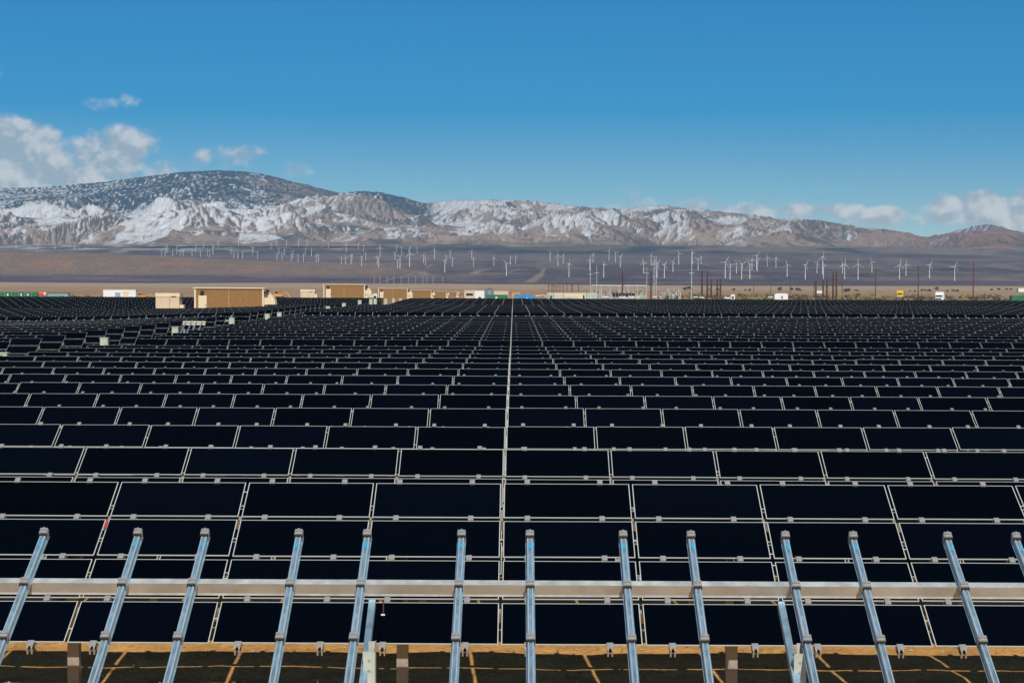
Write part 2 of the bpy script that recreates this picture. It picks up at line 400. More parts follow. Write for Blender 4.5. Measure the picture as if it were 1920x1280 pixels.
naz, nr = 1500, 420
maz = np.linspace(R(-16.6), R(16.6), naz); mr = np.concatenate([np.linspace(9250, 13600, 290), np.linspace(13616, 17600, 130)])
_A, _Q = np.meshgrid(maz, mr); _X = _Q*np.sin(_A); _Y = _Q*np.cos(_A)
def grads(Z):
    return np.gradient(Z, axis=1)/(np.gradient(_A, axis=1)*_Q), np.gradient(Z, axis=0)/np.gradient(_Q, axis=0)
def ridged(x, y, oct, seed):
    s = 0; a = 1.; t = 0; wgt = 1.
    for i in range(oct):
        n = 1-np.abs(perlin(x, y, seed+i))*1.5; n = n*n*np.sign(n)*wgt
        s = s+n*a; t += a; wgt = np.clip(n*1.6, 0, 1); a *= .5; x = x*2.05+31; y = y*2.05+11
    return s/t
def make_mtn():
    X, Y = _X, _Y; px = X/Y*F+963
    h = mtn_base(X, Y); amp = sstep(9300, 10100, Y)
    dome = sstep(13800, 15000, Y)*(1-sstep(560, 680, px))         # the big wooded dome is smoother
    wx, wy = X+260*fbm(X/900, Y/900, 3, 141), Y+260*fbm(X/900, Y/900, 3, 151)
    rg = ridged(wx/1200, wy/1500, 3, 161)
    h = h+amp*(rg-.42)*(195-140*dome)*(1-.35*sstep(13800, 15000, Y))*np.interp(px, [0, 1400, 1900], [1, .9, .6])
    g1, g2 = grads(h)
    S = 240.; gx, gy = g2*4.2, -g1*4.2
    H = 0; DX = 0; DY = 0; a = 1.; f = 1.
    for o in range(4):
        va, vx, vy = erode1(X/S*f, Y/S*f, gx+DY*.35, gy-DX*.35, 200+o)
        H = H+va*a; DX = DX+vx*a; DY = DY+vy*a; a *= .40; f *= 1.9
    sl = np.clip(np.hypot(g1, g2)*4, .2, 1)
    return h+amp*sl*H*(14-7*dome)*(1-.55*sstep(12900, 14300, Y))+amp*2.0*fbm(X/70, Y/70, 3, 171), H, g1, g2
_Z, _H, _G1, _G2 = make_mtn()
# trim the far ridge so its real skyline follows the range's outline
tanel = (_Z-CAMZ)/_Y*F
pxs = np.tan(maz)*F+963
top = tanel.max(0); want = SKYL(pxs)
k = np.hanning(43); k /= k.sum(); rat = np.convolve(np.pad(want/top, 21, mode='edge'), k, 'valid')
base_line = BASE(pxs)
lift = rat[None, :]
tz = np.maximum(tanel, 0)
wgt = sstep(.30, .95, tz/want[None, :])
tz = tz*(1+(lift-1)*wgt)
_Z = tz/F*_Y+CAMZ
def mcol(X, Y, Z):
    px = X/Y*F+963
    # slopes
    dZr = np.gradient(Z, axis=0)/np.gradient(_Q, axis=0); dZa = np.gradient(Z, axis=1)/(np.gradient(_A, axis=1)*_Q)
    asp = dZa                                        # >0 rises to the right: faces left
    el = tanel/F*Y
    H = _H
    rock = np.array([.37, .275, .215]); rock2 = np.array([.26, .19, .155]); rock3 = np.array([.42, .325, .24]); red = np.array([.30, .17, .13])
    n = fbm(X/400, Y/400, 5, 301); n2 = fbm(X/38, Y/60, 4, 311)
    c = lerp(np.broadcast_to(rock, X.shape+(3,)), np.broadcast_to(rock2, X.shape+(3,)), sstep(-.2, .3, n+n2*.6))
    c = lerp(c, np.broadcast_to(rock3, X.shape+(3,)), sstep(.0, .4, fbm(X/700, Y/500, 4, 321)+.1*H)*.8*sstep(700, 1000, px))
    c = lerp(c, np.broadcast_to(red, X.shape+(3,)), sstep(1500, 1800, px)*.7)
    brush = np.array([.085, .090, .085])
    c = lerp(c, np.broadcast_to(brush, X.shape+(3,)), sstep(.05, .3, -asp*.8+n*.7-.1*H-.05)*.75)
    # snow
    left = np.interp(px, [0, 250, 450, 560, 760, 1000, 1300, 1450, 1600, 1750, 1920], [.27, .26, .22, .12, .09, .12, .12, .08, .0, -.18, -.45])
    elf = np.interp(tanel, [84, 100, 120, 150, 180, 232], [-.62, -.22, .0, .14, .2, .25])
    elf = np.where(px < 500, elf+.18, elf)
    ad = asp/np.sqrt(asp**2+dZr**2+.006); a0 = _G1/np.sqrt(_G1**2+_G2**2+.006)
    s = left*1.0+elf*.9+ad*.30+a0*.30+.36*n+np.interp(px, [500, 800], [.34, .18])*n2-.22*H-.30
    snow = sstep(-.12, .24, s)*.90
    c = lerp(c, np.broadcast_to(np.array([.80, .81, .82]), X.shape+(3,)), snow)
    # conifer forest on the high dome, broken by snowy openings
    fo = sstep(13300, 14300, Y+500*fbm(X/500, Y/500, 3, 401))*(1-sstep(790, 830, px))
    open_ = 1.25*fbm(X/26, Y/55, 3, 411)+.6*fbm(X/230, Y/300, 4, 421)
    dens_ = np.interp(tanel, [120, 150, 170, 200, 225, 240], [-.35, .02, .14, .10, .22, .5])+np.interp(px, [0, 120, 260, 420, 520, 640, 700, 800], [-.05, .0, .16, .10, -.12, -.22, .02, .05])
    f = sstep(-.06, .06, dens_-.03-open_*.85)*fo
    c = lerp(c, np.broadcast_to(np.array([.030, .045, .055]), X.shape+(3,)), f*.97)
    jun = sstep(.16, .3, fbm(X/24, Y/24, 3, 431)+.35*n)*(1-snow*.5)*sstep(84, 95, tanel)*.55
    c = lerp(c, np.broadcast_to(np.array([.07, .07, .06]), X.shape+(3,)), jun)
    lowb = (1-sstep(80, 97, tanel+30*n+8*n2+np.interp(px, [0, 900, 1300, 1400, 1900], [8, 0, -2, 6, 10])))
    c = lerp(c, np.broadcast_to(np.array([.055, .066, .070]), X.shape+(3,)), lowb*sstep(-.3, .1, n2+.25)*.8)
    return c
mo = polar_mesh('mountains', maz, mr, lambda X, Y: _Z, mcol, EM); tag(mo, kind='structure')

# ------------------------------------------------------------------ solar panel rows
W, JX = 1.218, -.0965
PW, PL = 1.190, .600           # one panel
SP = .6622                      # pitch of the panel tiers down the slope
def S3(x, s_, n): return (x, -s_*CT-n*ST, -s_*ST+n*CT)     # slope frame: x along row, s down slope, n outward; origin on the top edge
def panel_into(mb, x, s0, dz=0, slots=('glass', 'edge'), far=False):
    e = .0075
    def q(a, b, n): p = S3(a, b, n); return (p[0], p[1], p[2]+dz)
    x0, x1, s1 = x-PW/2, x+PW/2, s0+PL
    o = [q(x0, s0, 0), q(x1, s0, 0), q(x1, s1, 0), q(x0, s1, 0)]
    i_ = [q(x0+e, s0+e, 0), q(x1-e, s0+e, 0), q(x1-e, s1-e, 0), q(x0+e, s1-e, 0)]
    l_ = [q(x0, s0, -.008), q(x1, s0, -.008), q(x1, s1, -.008), q(x0, s1, -.008)]
    mb.add(i_, [(0, 3, 2, 1)], slots[0])
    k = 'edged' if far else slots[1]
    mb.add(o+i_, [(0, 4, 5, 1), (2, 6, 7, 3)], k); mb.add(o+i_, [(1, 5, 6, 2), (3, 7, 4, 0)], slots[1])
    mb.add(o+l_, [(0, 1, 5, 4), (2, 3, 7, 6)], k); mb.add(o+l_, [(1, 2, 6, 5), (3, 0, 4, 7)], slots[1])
    mb.add(l_, [(0, 1, 2, 3)], slots[0])
pm = MB(); panel_into(pm, 0, 0); PANEL = pm.mesh('solar_panel')
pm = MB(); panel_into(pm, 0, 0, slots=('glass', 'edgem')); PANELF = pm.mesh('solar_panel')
def clip_into(mb, x, s_, dz=0, end=False, m='clip', t=.013, w=.028):
    def fn(a, b, c): p = S3(a, b, c); return (p[0], p[1], p[2]+dz)
    mb.box(x-w, x+w, s_-.040, s_+.034, .002, t, m, fn)
    mb.box(x-.026, x+.026, s_-.012, s_+.012, -.05, .002, 'rubber', fn)
    if end:                     # the lowest clips hang below the panel edge on two prongs
        mb.box(x-.024, x-.012, s_+.034, s_+.06, -.06, .002, 'clip', fn); mb.box(x+.012, x+.024, s_+.034, s_+.06, -.06, .002, 'clip', fn)
cm = MB(); clip_into(cm, 0, 0, w=.025); CLIP = cm.mesh('module_clip')
cm = MB(); clip_into(cm, 0, 0, end=True); ENDCLIP = cm.mesh('module_clip')
cm = MB(); cm.box(-.052, .052, -.05, .05, 0, 1.40, 'galvd'); POST = cm.mesh('post')
ORD = ['zeroth', 'first', 'second', 'third', 'fourth', 'fifth', 'sixth', 'seventh', 'eighth', 'ninth', 'tenth', 'eleventh', 'twelfth', 'thirteenth', 'fourteenth']
rj = random.Random(3)
def solar_row(Y, c0, c1, label, group, detail, posts=False, skew=.0035, dip0=0):
    """panels in columns c0..c1-1 (column 0 starts at the central joint). detail 2 = all panels and clips separate, 1 = panels separate, 0 = one sheet of panels"""
    xm = JX; zg = gz(JX+W*(c0+c1)/2 if c1 < 0 else JX, Y-1.2)
    t = thing('solar_panel_row', label, 'solar panel row', (xm, Y, zg), -skew if False else 0, group)
    t.rotation_euler = (0, 0, -skew)
    def dz(x): return 2.0+gz(xm+x, Y-1.2)-zg
    sheet = MB(); sheet_hidden = MB(); frame = MB(); n = 0
    cols = sorted(range(c0, c1), key=lambda c: abs(c+.5))
    seg = {}
    for c in cols: seg.setdefault(c//8, (rj.uniform(-.008, .008), rj.uniform(-.0022, .0022)))
    lim = 100
    tiers_ind = 4 if detail == 2 else (1 if detail == 1 else 0)
    if detail == 3: tiers_ind = 4
    for tier in range(4):
        for c in cols:
            x = (c+.5)*W; a, b = seg[c//8]
            z = dz(x)+a+b*(x-(c//8*8+4)*W)+rj.uniform(-.002, .002)
            if tier < tiers_ind and n < lim:
                p = S3(x, tier*SP, 0)
                o = link('solar_panel', PANEL if Y < 60 else PANELF, t, (p[0]+rj.uniform(-.002, .002), p[1], p[2]+z), (rj.uniform(-.004, .004), rj.uniform(-.0015, .0015), rj.uniform(-.0012, .0012))); n += 1
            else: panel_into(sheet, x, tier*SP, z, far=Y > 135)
    if sheet.v: tag(sheet.build('solar_panels', t), kind='stuff')
    # clips
    cb = MB(); nc = 0
    for c in cols:
        for off in (.234, .927):
            x = c*W+off; z = dz(x)+seg[c//8][0]
            for k in range(5):
                if detail >= 2 and detail != 3 and nc < 98 and (k < 3 or posts):
                    p = S3(x, k*SP-.031, 0) if k else S3(x, -.010, 0)
                    link('module_clip', ENDCLIP if k == 4 else CLIP, t, (p[0], p[1], p[2]+z)); nc += 1
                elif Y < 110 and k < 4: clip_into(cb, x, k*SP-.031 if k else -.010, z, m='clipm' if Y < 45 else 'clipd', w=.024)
    if cb.v: tag(cb.build('module_clips', t), kind='stuff')
    # rails, purlins, beams and posts below
    for c in cols:
        for off in (.234, .927):
            x = c*W+off; z = dz(x)-.012
            frame.box(x-.024, x+.024, -.02, 2.62, -.055, -.014, 'galv', lambda a, b, q: (S3(a, b, q)[0], S3(a, b, q)[1], S3(a, b, q)[2]+z))
        if detail:
            for k in range(rj.choice((1, 2, 2, 3))):      # connectors seen crossing the joint
                s0 = rj.uniform(0.05, 2.5); x = c*W; z = dz(x)
                frame.box(x-.02, x+.02, s0, s0+.012, -.012, -.009, 'edge', lambda a, b, q: (S3(a, b, q)[0], S3(a, b, q)[1], S3(a, b, q)[2]+z))
    xs = [c0*W+(c1-c0)*W*i/max(1, (c1-c0)//4) for i in range((c1-c0)//4+1)]
    for s0 in (.52, 2.0):
        for a, b in zip(xs[:-1], xs[1:]):
            za, zb = dz(a), dz(b)
            P = lambda x, q, r, z: (x, S3(x, q, r)[1], S3(x, q, r)[2]+z)
            frame.hexa([P(a, s0, -.16, za), P(b, s0, -.16, zb), P(b, s0+.06, -.16, zb), P(a, s0+.06, -.16, za), P(a, s0, -.056, za), P(b, s0, -.056, zb), P(b, s0+.06, -.056, zb), P(a, s0+.06, -.056, za)], 'galvd')
    k0 = math.ceil((c0*W+xm+.99)/2.98); k1 = math.floor((c1*W+xm+.99)/2.98)
    for k in range(k0, k1+1):
        x = -.99+2.98*k-xm; z = dz(x)-2.0
        if posts: link('post', POST, t, (x, -1.0, z-.05))
        elif detail or k % 2 == 0: frame.box(x-.04, x+.04, -1.21, -1.11, z-.3, z+1.33, 'galvd')
        zz = z+2.0
        frame.box(x-.03, x+.03, .40, 2.2, -.215, -.161, 'galvd', lambda a, b, q: (S3(a, b, q)[0], S3(a, b, q)[1], S3(a, b, q)[2]+zz))
    frame.build('support_frame', t)
    return t
def ncol(Y, m=1): return int(985/(4628/Y))+1+m
GA = 'rows of dark solar panels right of the cabinet aisle'; GB = 'rows of dark solar panels left of the cabinet aisle'
Y1 = [19.31+4.21*i for i in range(13)]
for i, Y in enumerate(Y1):
    n = ncol(Y); L = min(12, n)
    lab = ['row of four tiers of dark solar panels directly behind the bare rails, nearest of all the panel rows'] + [
        '%s row of dark solar panels counted back from the bare rails' % ORD[j] for j in range(2, 14)]
    lab[0] = 'nearest row of dark solar panels, four tiers showing, directly behind the bare rails'
    if i == 12: lab[12] = 'last row of dark panels before the wider gap, thirteenth behind the bare rails'
    solar_row(Y, -L, n, lab[i], GA, 2 if i < 3 else 1, posts=(i == 0), skew=.0035)
Y2 = [79.0+4.22*k for k in range(13)]
for i, Y in enumerate(Y2):
    n = ncol(Y)
    solar_row(Y, -12, n, ('tall showing first row' if i == 0 else ORD[i+1]+' row')+' of dark panels behind the wider gap, right of the aisle', GA, 1, skew=0)
# left of the aisle
YL = [61.4+4.22*k for k in range(4)]+Y2
for i, Y in enumerate(YL):
    n = int(1000/(4628/Y))+2
    if n <= 16: n = 19
    t = solar_row(Y, -n, -15, '%s row of dark panels left of the cabinet aisle, counted from the front' % (ORD[i+1] if i < 14 else {14: 'third last', 15: 'second last', 16: 'last full'}[i]), GB, 3, skew=0)
Y3 = [141.8+4.21*j for j in range(13)]
for i, Y in enumerate(Y3):
    n = ncol(Y)
    solar_row(Y, -12, n, '%s row of far dark panels behind the distant bare blue rails, right block' % ORD[i+1], GA, 0, skew=0)
    solar_row(Y, -n, -15, '%s row of far dark panels behind the distant bare rails, left block' % ORD[i+1], GB, 0, skew=0)
Y4 = [236+4.21*j for j in range(13)]
for i, Y in enumerate(Y4):
    n = ncol(Y)
    solar_row(Y, -12, n, '%s row of the farthest block of dark panels, right of the aisle' % ORD[i+1], GA, 0, skew=0)
    solar_row(Y, -n, -15, '%s row of the farthest block of dark panels, left of the aisle' % ORD[i+1], GB, 0, skew=0)

# ------------------------------------------------------------------ bare rail frames
def rail_into(mb, x, fn, s0=-.045, s1=2.64):
    w_ = .0225
    pr = [(-w_-.010, -.056), (-w_-.010, -.051), (-w_, -.051), (-w_, -.006), (-w_+.006, 0), (-.012, 0), (-.008, -.005), (.008, -.005), (.012, 0), (w_-.006, 0), (w_, -.006), (w_, -.051), (w_+.010, -.051), (w_+.010, -.056)]
    n = len(pr); vs = [fn(x+a, s0, b-.012) for a, b in pr]+[fn(x+a, s1, b-.012) for a, b in pr]
    fs = [(i, (i+1) % n, n+(i+1) % n, n+i) for i in range(n)]
    lip = (2, 3, 4, 8, 9, 10)
    mb.add(vs, [f for i, f in enumerate(fs) if i not in lip], 'galvb'); mb.add(vs, [fs[i] for i in lip], 'lip'); mb.add(vs, [(3, 4, 5, 6, 7, 8, 9, 10)[::-1]], 'galvb')
def railclip_into(mb, x, s_, fn, top=False):
    mb.box(x-.028, x+.028, s_-.026, s_-.002, .002, .013, 'clip', fn)
    mb.box(x-.028, x+.028, s_+.004, s_+.030, -.004, .008, 'clip', fn)
    mb.box(x-.030, x+.030, s_+.0305, s_+.044, -.026, .000, 'rubber', fn)
    mb.box(x-.027, x+.027, s_-.012, s_+.006, -.011, .0025, 'rubber', fn)
    mb.box(x-.031, x-.0285, s_-.028, s_+.028, -.05, .001, 'clip', fn); mb.box(x+.0285, x+.031, s_-.028, s_+.028, -.05, .001, 'clip', fn)
    mb.tube(fn(x, s_-.016, .016), fn(x, s_-.016, .022), .008, .008, 8, 'clip')
YB = 15.17
fr = thing('bare_rail_frame', 'unfinished mounting frame of bare blue galvanised rails on a long horizontal beam in front', 'mounting frame', (JX, YB, gz(0, YB)), -.0035)
FN = lambda x, s_, n: (S3(x, s_, n)[0], S3(x, s_, n)[1], S3(x, s_, n)[2]+2.0)
rails = []
for c in range(-5, 5):
    for off in (.2235, .926):
        rails.append(c*W+off+(rj.uniform(-.006, .006)))
rmb = MB(); rail_into(rmb, 0, FN); RAIL = rmb.mesh('rail')
cmb = MB(); railclip_into(cmb, 0, 0, S3); RCLIP = cmb.mesh('clip')
smb = MB(); smb.box(-.010, .010, .100, .172, -.0119, -.0108, 'sticker', FN); STK = smb.mesh('sticker')
for i, x in enumerate(rails):
    rl = link('rail', RAIL, fr, (x, 0, 0), (0, 0, rj.uniform(-.003, .003)))
    for s_ in (-.020, .640, 1.300, 1.962, 2.61):
        p = FN(0, s_, 0); link('clip', RCLIP, rl, p)
    link('sticker', STK, rl, (rj.uniform(-.008, .008), 0, rj.uniform(-.003, .003)*0))
pb = MB()
def purlin(mb, s0):
    f = .0025
    prf = [(s0, -.072), (s0+.062, -.072), (s0+.062, -.155), (s0+.067, -.170), (s0+.065, -.171), (s0+.0595, -.158), (s0+.0595, -.0745), (s0, -.0745), ]
    n = len(prf); x0, x1 = -7.2, 7.0; vs = [FN(x0, a, b) for a, b in prf]+[FN(x1, a, b) for a, b in prf]
    q = lambda i: (i, (i+1) % n, n+(i+1) % n, n+i)
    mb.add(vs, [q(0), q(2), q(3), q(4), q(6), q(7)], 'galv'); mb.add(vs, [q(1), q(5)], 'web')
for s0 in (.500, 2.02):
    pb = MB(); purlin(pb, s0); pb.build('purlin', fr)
for k in range(-3, 4):
    x = -1.02+2.98*k-JX
    b = MB(); b.prism([(-.024, -.028), (.024, -.028), (.024, .028), (-.024, .028)], .585, 2.4, 'galvb', lambda q, a, n: FN(x+a, q, n-.215)); b.build('tilt_beam', fr)
    b = MB(); xx = -.975+2.98*k-JX; yb = -1.16
    b.box(xx-.052, xx+.028, yb-.052, yb-.048, -.4, 1.33, 'galvp'); b.box(xx+.0285, xx+.032, yb-.052, yb+.05, -.4, 1.39, 'galvp'); b.box(xx-.022, xx+.028, yb+.046, yb+.05, -.4, 1.385, 'galvp'); b.box(xx-.052, xx-.0485, yb-.0475, yb+.05, -.4, 1.28, 'galvp')
    p = b.build('post', fr)
    bb = MB()
    for zb in (1.10, 1.20, 1.27): bb.tube((xx-.01, yb-.058, zb), (xx-.01, yb-.0525, zb), .010, .010, 6, 'clip')
    bb.build('bolt', p)
# scattered loose bits on the near frames
t = MB(); t.box(-.004, .004, -.002, .002, -.12, 0, 'wire'); t.box(-.02, .012, -.004, .004, -.13, -.118, 'white')
o = t.build('dangling_wire', None, (at(719, 1124, 16.9))); tag(o, 'short brown wire with a white plug dangling over the lowest panel tier', 'wire')
t = MB(); t.box(-.010, .010, .0, .13, -.004, .002, 'red', lambda x, s_, n: S3(x, s_, n))
tp = at(201, 974, 18.65); o = t.build('red_tape', None, tp); tag(o, 'strip of red tape on the joint between two near panels at left', 'tape')

def far_frame(Y, c0, c1, label, group):
    zg = gz(0, Y-1.2); t = thing('far_rail_frame', label, 'mounting frame', (JX, Y, zg), 0, group)
    rb = MB(); pb = MB(); qb = MB()
    for c in range(c0, c1):
        for off in (.234, .927):
            x = c*W+off; z = 1.95+gz(JX+x, Y-1.2)-zg
            fn = lambda a, b, n: (S3(a, b, n)[0], S3(a, b, n)[1], S3(a, b, n)[2]+z)
            rb.box(x-.045, x+.045, -.04, 2.6, -.055, 0, 'galvb', fn)
    for c in range(c0, c1, 3):
        x0, x1 = c*W, min(c+3, c1)*W; z0, z1 = 1.95+gz(JX+x0, Y-1.2)-zg, 1.95+gz(JX+x1, Y-1.2)-zg
        for s0 in (.5, 2.0):
            P = lambda x, q, r, z: (x, S3(x, q, r)[1], S3(x, q, r)[2]+z)
            pb.hexa([P(x0, s0, -.16, z0), P(x1, s0, -.16, z1), P(x1, s0+.06, -.16, z1), P(x0, s0+.06, -.16, z0), P(x0, s0, -.056, z0), P(x1, s0, -.056, z1), P(x1, s0+.06, -.056, z1), P(x0, s0+.06, -.056, z0)], 'galv')
        zq = gz(JX+x0, Y-1.2)-zg; qb.box(x0-.05, x0+.05, -1.21, -1.11, zq-.3, zq+1.3, 'galvd')
    tag(rb.build('rails', t), kind='stuff'); pb.build('purlin', t); qb.build('post', t)
far_frame(134.0, -12, ncol(134), 'distant line of bare blue rails between two blocks of panels, right of the aisle', 'distant bare rail frames')
far_frame(134.0, -ncol(134), -15, 'distant line of bare blue rails between two blocks of panels, left of the aisle', 'distant bare rail frames')

# ------------------------------------------------------------------ pale cabinets in the aisle
def cabinet(px, py, Y, label, h=1.0, w_=.46):
    p = at(px, py, Y); g = gz(p.x, Y)
    t = thing('combiner_box', label, 'electrical cabinet', (p.x, Y, g), 0, 'pale green cabinets along the aisle')
    zt = p.z-g
    b = MB(); b.box(-w_/2, w_/2, -.15, .15, zt-h, zt, 'palegreen'); b.box(-w_/2-.02, w_/2+.02, -.17, .17, zt+.003, zt+.03, 'palegreen'); b.build('enclosure', t)
    b = MB(); b.box(-w_/2+.03, w_/2-.03, -.162, -.152, zt-h+.05, zt-.05, 'palegreen'); d = b.build('door', t)
    b = MB(); b.box(w_/2-.08, w_/2-.06, -.175, -.163, zt-h*.55, zt-h*.42, 'black'); b.build('handle', d)
    b = MB(); b.box(-w_/2, -w_/2+.04, -.03, .03, -.2, zt-h-.002, 'galvd'); b.box(w_/2-.04, w_/2, -.03, .03, -.2, zt-h-.002, 'galvd')
    b.box(-w_/2-.12, -w_/2-.004, -.12, .12, zt-h*1.15, zt-.1, 'leafy') if False else None
    b.build('stand', t)
CAB = [(6, 662, 62.5, 'pale green cabinet cut by the left edge of the photo'), (196, 634, 80, 'nearest whole pale green cabinet at left, standing among full height panels'),
       (329, 614, 98, 'pale green cabinet just left of the small bare rack'), (435, 596.5, 120, 'pale green cabinet standing alone below the long brown inverter house'),
       (501.5, 589, 136, 'left one of the close pair of pale cabinets right of the brown house'), (524, 586, 146, 'right one of the close pair of pale cabinets right of the brown house'),
       (615, 574.5, 172, 'small pale cabinet low in front of the second brown house'), (645, 568.5, 190, 'small pale cabinet under the right half of the second brown house'),
       (674.5, 563, 208, 'small pale cabinet left of two tall neighbours by the second brown house'), (695.5, 560.5, 218, 'tall small cabinet, left one of two neighbours past the second brown house'),
       (703.5, 560, 224, 'tall small cabinet, right one of two neighbours past the second brown house'), (723.5, 560, 244, 'small pale cabinet below the third brown house wall'),
       (738, 559.5, 260, 'tiny pale cabinet second from the far end of the aisle'), (751, 559.5, 284, 'tiny last pale cabinet at the far end of the aisle')]
for px, py, Y, l in CAB: cabinet(px, py, Y, l, h=min(.9, max(.5, Y*.006)), w_=.30 if Y < 150 else .34)
# small unfinished rack in the aisle
Yr = 108.; p = at(365, 602, Yr); g = gz(p.x, Yr)
t = thing('bare_rack', 'small unfinished rack of two beige beams and bare rails among the left panels', 'mounting frame', (p.x, Yr, g))
zt = p.z-g
for dy, dzz in ((0, 0), (-1.9, -.62+.02)):
    b = MB(); b.box(-.62, .58, dy-.05, dy+.05, zt+dzz-.09, zt+dzz, 'cream'); b.box(-.60, .6, dy-.25, dy-.17, zt+dzz-.20, zt+dzz-.12, 'cream'); b.build('beam', t)
for x in (-.45, -.15, .12, .42):
    b = MB(); b.box(x-.03, x+.03, -2.0, .1, -.03, 0, 'galvb', lambda a, q, c: (a, q, zt+.005+c+q*.33)); b.build('rail', t)
for x in (-.4, .4):
    b = MB(); b.box(x-.04, x+.04, -1.0, -.92, -.2, zt-.4, 'galvd'); b.build('post', t)

# ------------------------------------------------------------------ inverter houses
def hood(parent, x, y, z0, z1, ln):
    b = MB(); n = 8; pr = []
    for k in range(n+1):
        a = math.pi/2*k/n; pr.append((ln*math.sin(a), z0+(z1-z0)*math.cos(a)))
    m = len(pr); vs = [(x, y-.9, z0)]+[(x+a, y-.9, c) for a, c in pr]+[(x, y+.9, z0)]+[(x+a, y+.9, c) for a, c in pr]
    q = m+1
    b.add(vs, [tuple(range(0, m+1)), tuple(range(q, q+m+1))]+[(1+i, 2+i, q+2+i, q+1+i) for i in range(m-1)]+[(0, m, q+m, q)], 'cream')
    b.build('hood', parent)
def house(Y, pyt, label, detail=True, px=366.):
    X = -33.85; zt = at(px, pyt, Y).z; g = gz(X, Y); h = zt-g; Wd, Dp = 7.3, 3.0
    t = thing('inverter_house', label, 'inverter house', (X, Y, g), 0, 'brown inverter houses in a line')
    b = MB(); b.box(0, Wd, 0, Dp, -.5, h-.12, 'stucco'); wl = b.build('wall', t)
    b = MB(); b.box(-.03, .16, -.03, Dp+.03, -.5, h-.12, 'cream'); b.box(Wd-.12, Wd+.06, -.03, Dp+.03, -.5, h-.12, 'cream'); b.build('corner_trim', t)
    b = MB(); b.box(-.14, Wd+.16, -.14, Dp+.14, h-.115, h, 'cream'); b.build('roof', t)
    b = MB(); b.box(.42, 1.30, -.06, -.004, h-2.95, h-.86, 'cream'); d = b.build('door', t)
    b = MB(); b.box(1.18, 1.24, -.11, -.061, h-1.95, h-1.8, 'black'); b.build('handle', d)
    if detail:
        b = MB(); b.box(.66, 1.02, -.32, -.004, h-.62, h-.36, 'black'); b.prism([(-.30, h-.622), (-.02, h-.622), (-.12, h-.80)], .70, .98, 'black'); b.build('lamp', t)
        b = MB(); b.box(3.63, 3.65, -.012, -.002, .0, h-.13, 'cream'); b.build('joint', t)
        b = MB(); b.box(1.52, 1.60, -.05, -.004, 1.9, 2.05, 'bluegrey'); b.build('switch', t)
    z2 = h*.57
    hood(t, Wd+.065, 1.3, z2, z2+1.33, 1.15); hood(t, Wd+.065, 1.3, z2-1.42, z2-.18, .85)
    b = MB(); b.box(Wd+.07, Wd+.5, -.05, .2, h-.62, h-.4, 'black'); b.tube((Wd+.3, .1, h-.55), (Wd+.55, .1, h-.25), .12, .16, 8, 'black'); b.build('camera_lamp', t)
def trafo(Y, pyt, label, px=291.):
    p = at(px, pyt, Y); g = gz(p.x, Y); h = p.z-g
    t = thing('transformer_box', label, 'transformer', (p.x, Y, g), 0, 'beige transformer boxes beside the houses')
    b = MB(); b.box(.05, 2.55, 0, 2.0, -.4, h-.42, 'beige'); b.build('body', t)
    b = MB(); b.box(0, 2.62, -.06, 2.05, h-.416, h, 'cream'); b.build('lid', t)
    b = MB(); b.box(1.5, 1.52, -.012, -.002, -.1, h-.5, 'black'); b.box(1.62, 2.3, -.02, -.003, 1.6, 1.68, 'white'); b.box(2.0, 2.1, -.02, -.003, .95, 1.12, 'black'); b.box(1.7, 2.2, -.09, -.063, h-.40, h-.34, 'black'); b.build('door', t)
    b = MB(); b.box(2.56, 2.98, .2, 1.2, 1.3, 2.3, 'cream'); b.box(2.56, 2.95, .2, 1.2, -.3, .9, 'cream'); b.build('radiator', t)
HS = [(215, 538.7, 'nearest and largest long brown inverter house with cream door and round hoods', 366), (361, 532.6, 'second brown inverter house, touching the skyline strip right of the pale transformer', 606),
      (507, 540.2, 'third brown inverter house, directly right of the second one', 709), (653, 543.6, 'fourth brown inverter house, wall showing left of three little ones', 766),
      (799, 546.2, 'fifth brown inverter house, first of three little ones', 802), (945, 547.3, 'sixth brown inverter house, middle of three little ones', 826), (1091, 548, 'seventh and farthest brown inverter house, beside the beige shed', 845)]
for Y, py, l, px in HS: house(Y, py, l, Y < 600, px)
trafo(215, 549.2, 'large beige transformer box left of the nearest brown house')
trafo(361, 542.6, 'small beige transformer box left of the second brown house', 563)
trafo(507, 546.5, 'tiny beige transformer box showing between the second and third brown houses', 678)

# ------------------------------------------------------------------ things beyond the field
def span(x0, x1, r): return (x1-x0)/F*r
def block(name, label, cat, x0, x1, y0, y1, r, m, depth=4, parts=None, group=None, body='body'):
    """box shaped thing whose front stands at range r, from photo pixel x0..x1, roof at y0, standing on the ground"""
    p = at(x0, y0, r); g = min(gz(p.x, r), at(x0, y1, r).z); w_ = span(x0, x1, r); h = p.z-g
    t = thing(name, label, cat, (p.x, r, g), 0, group)
    b = MB(); b.box(0, w_, 0, depth, -.3, h, m); b.build(body, t)
    t['w'] = w_; t['h'] = h
    return t, w_, h
def det(t, name, boxes):
    b = MB()
    for bx in boxes: b.box(*bx)
    return b.build(name, t)
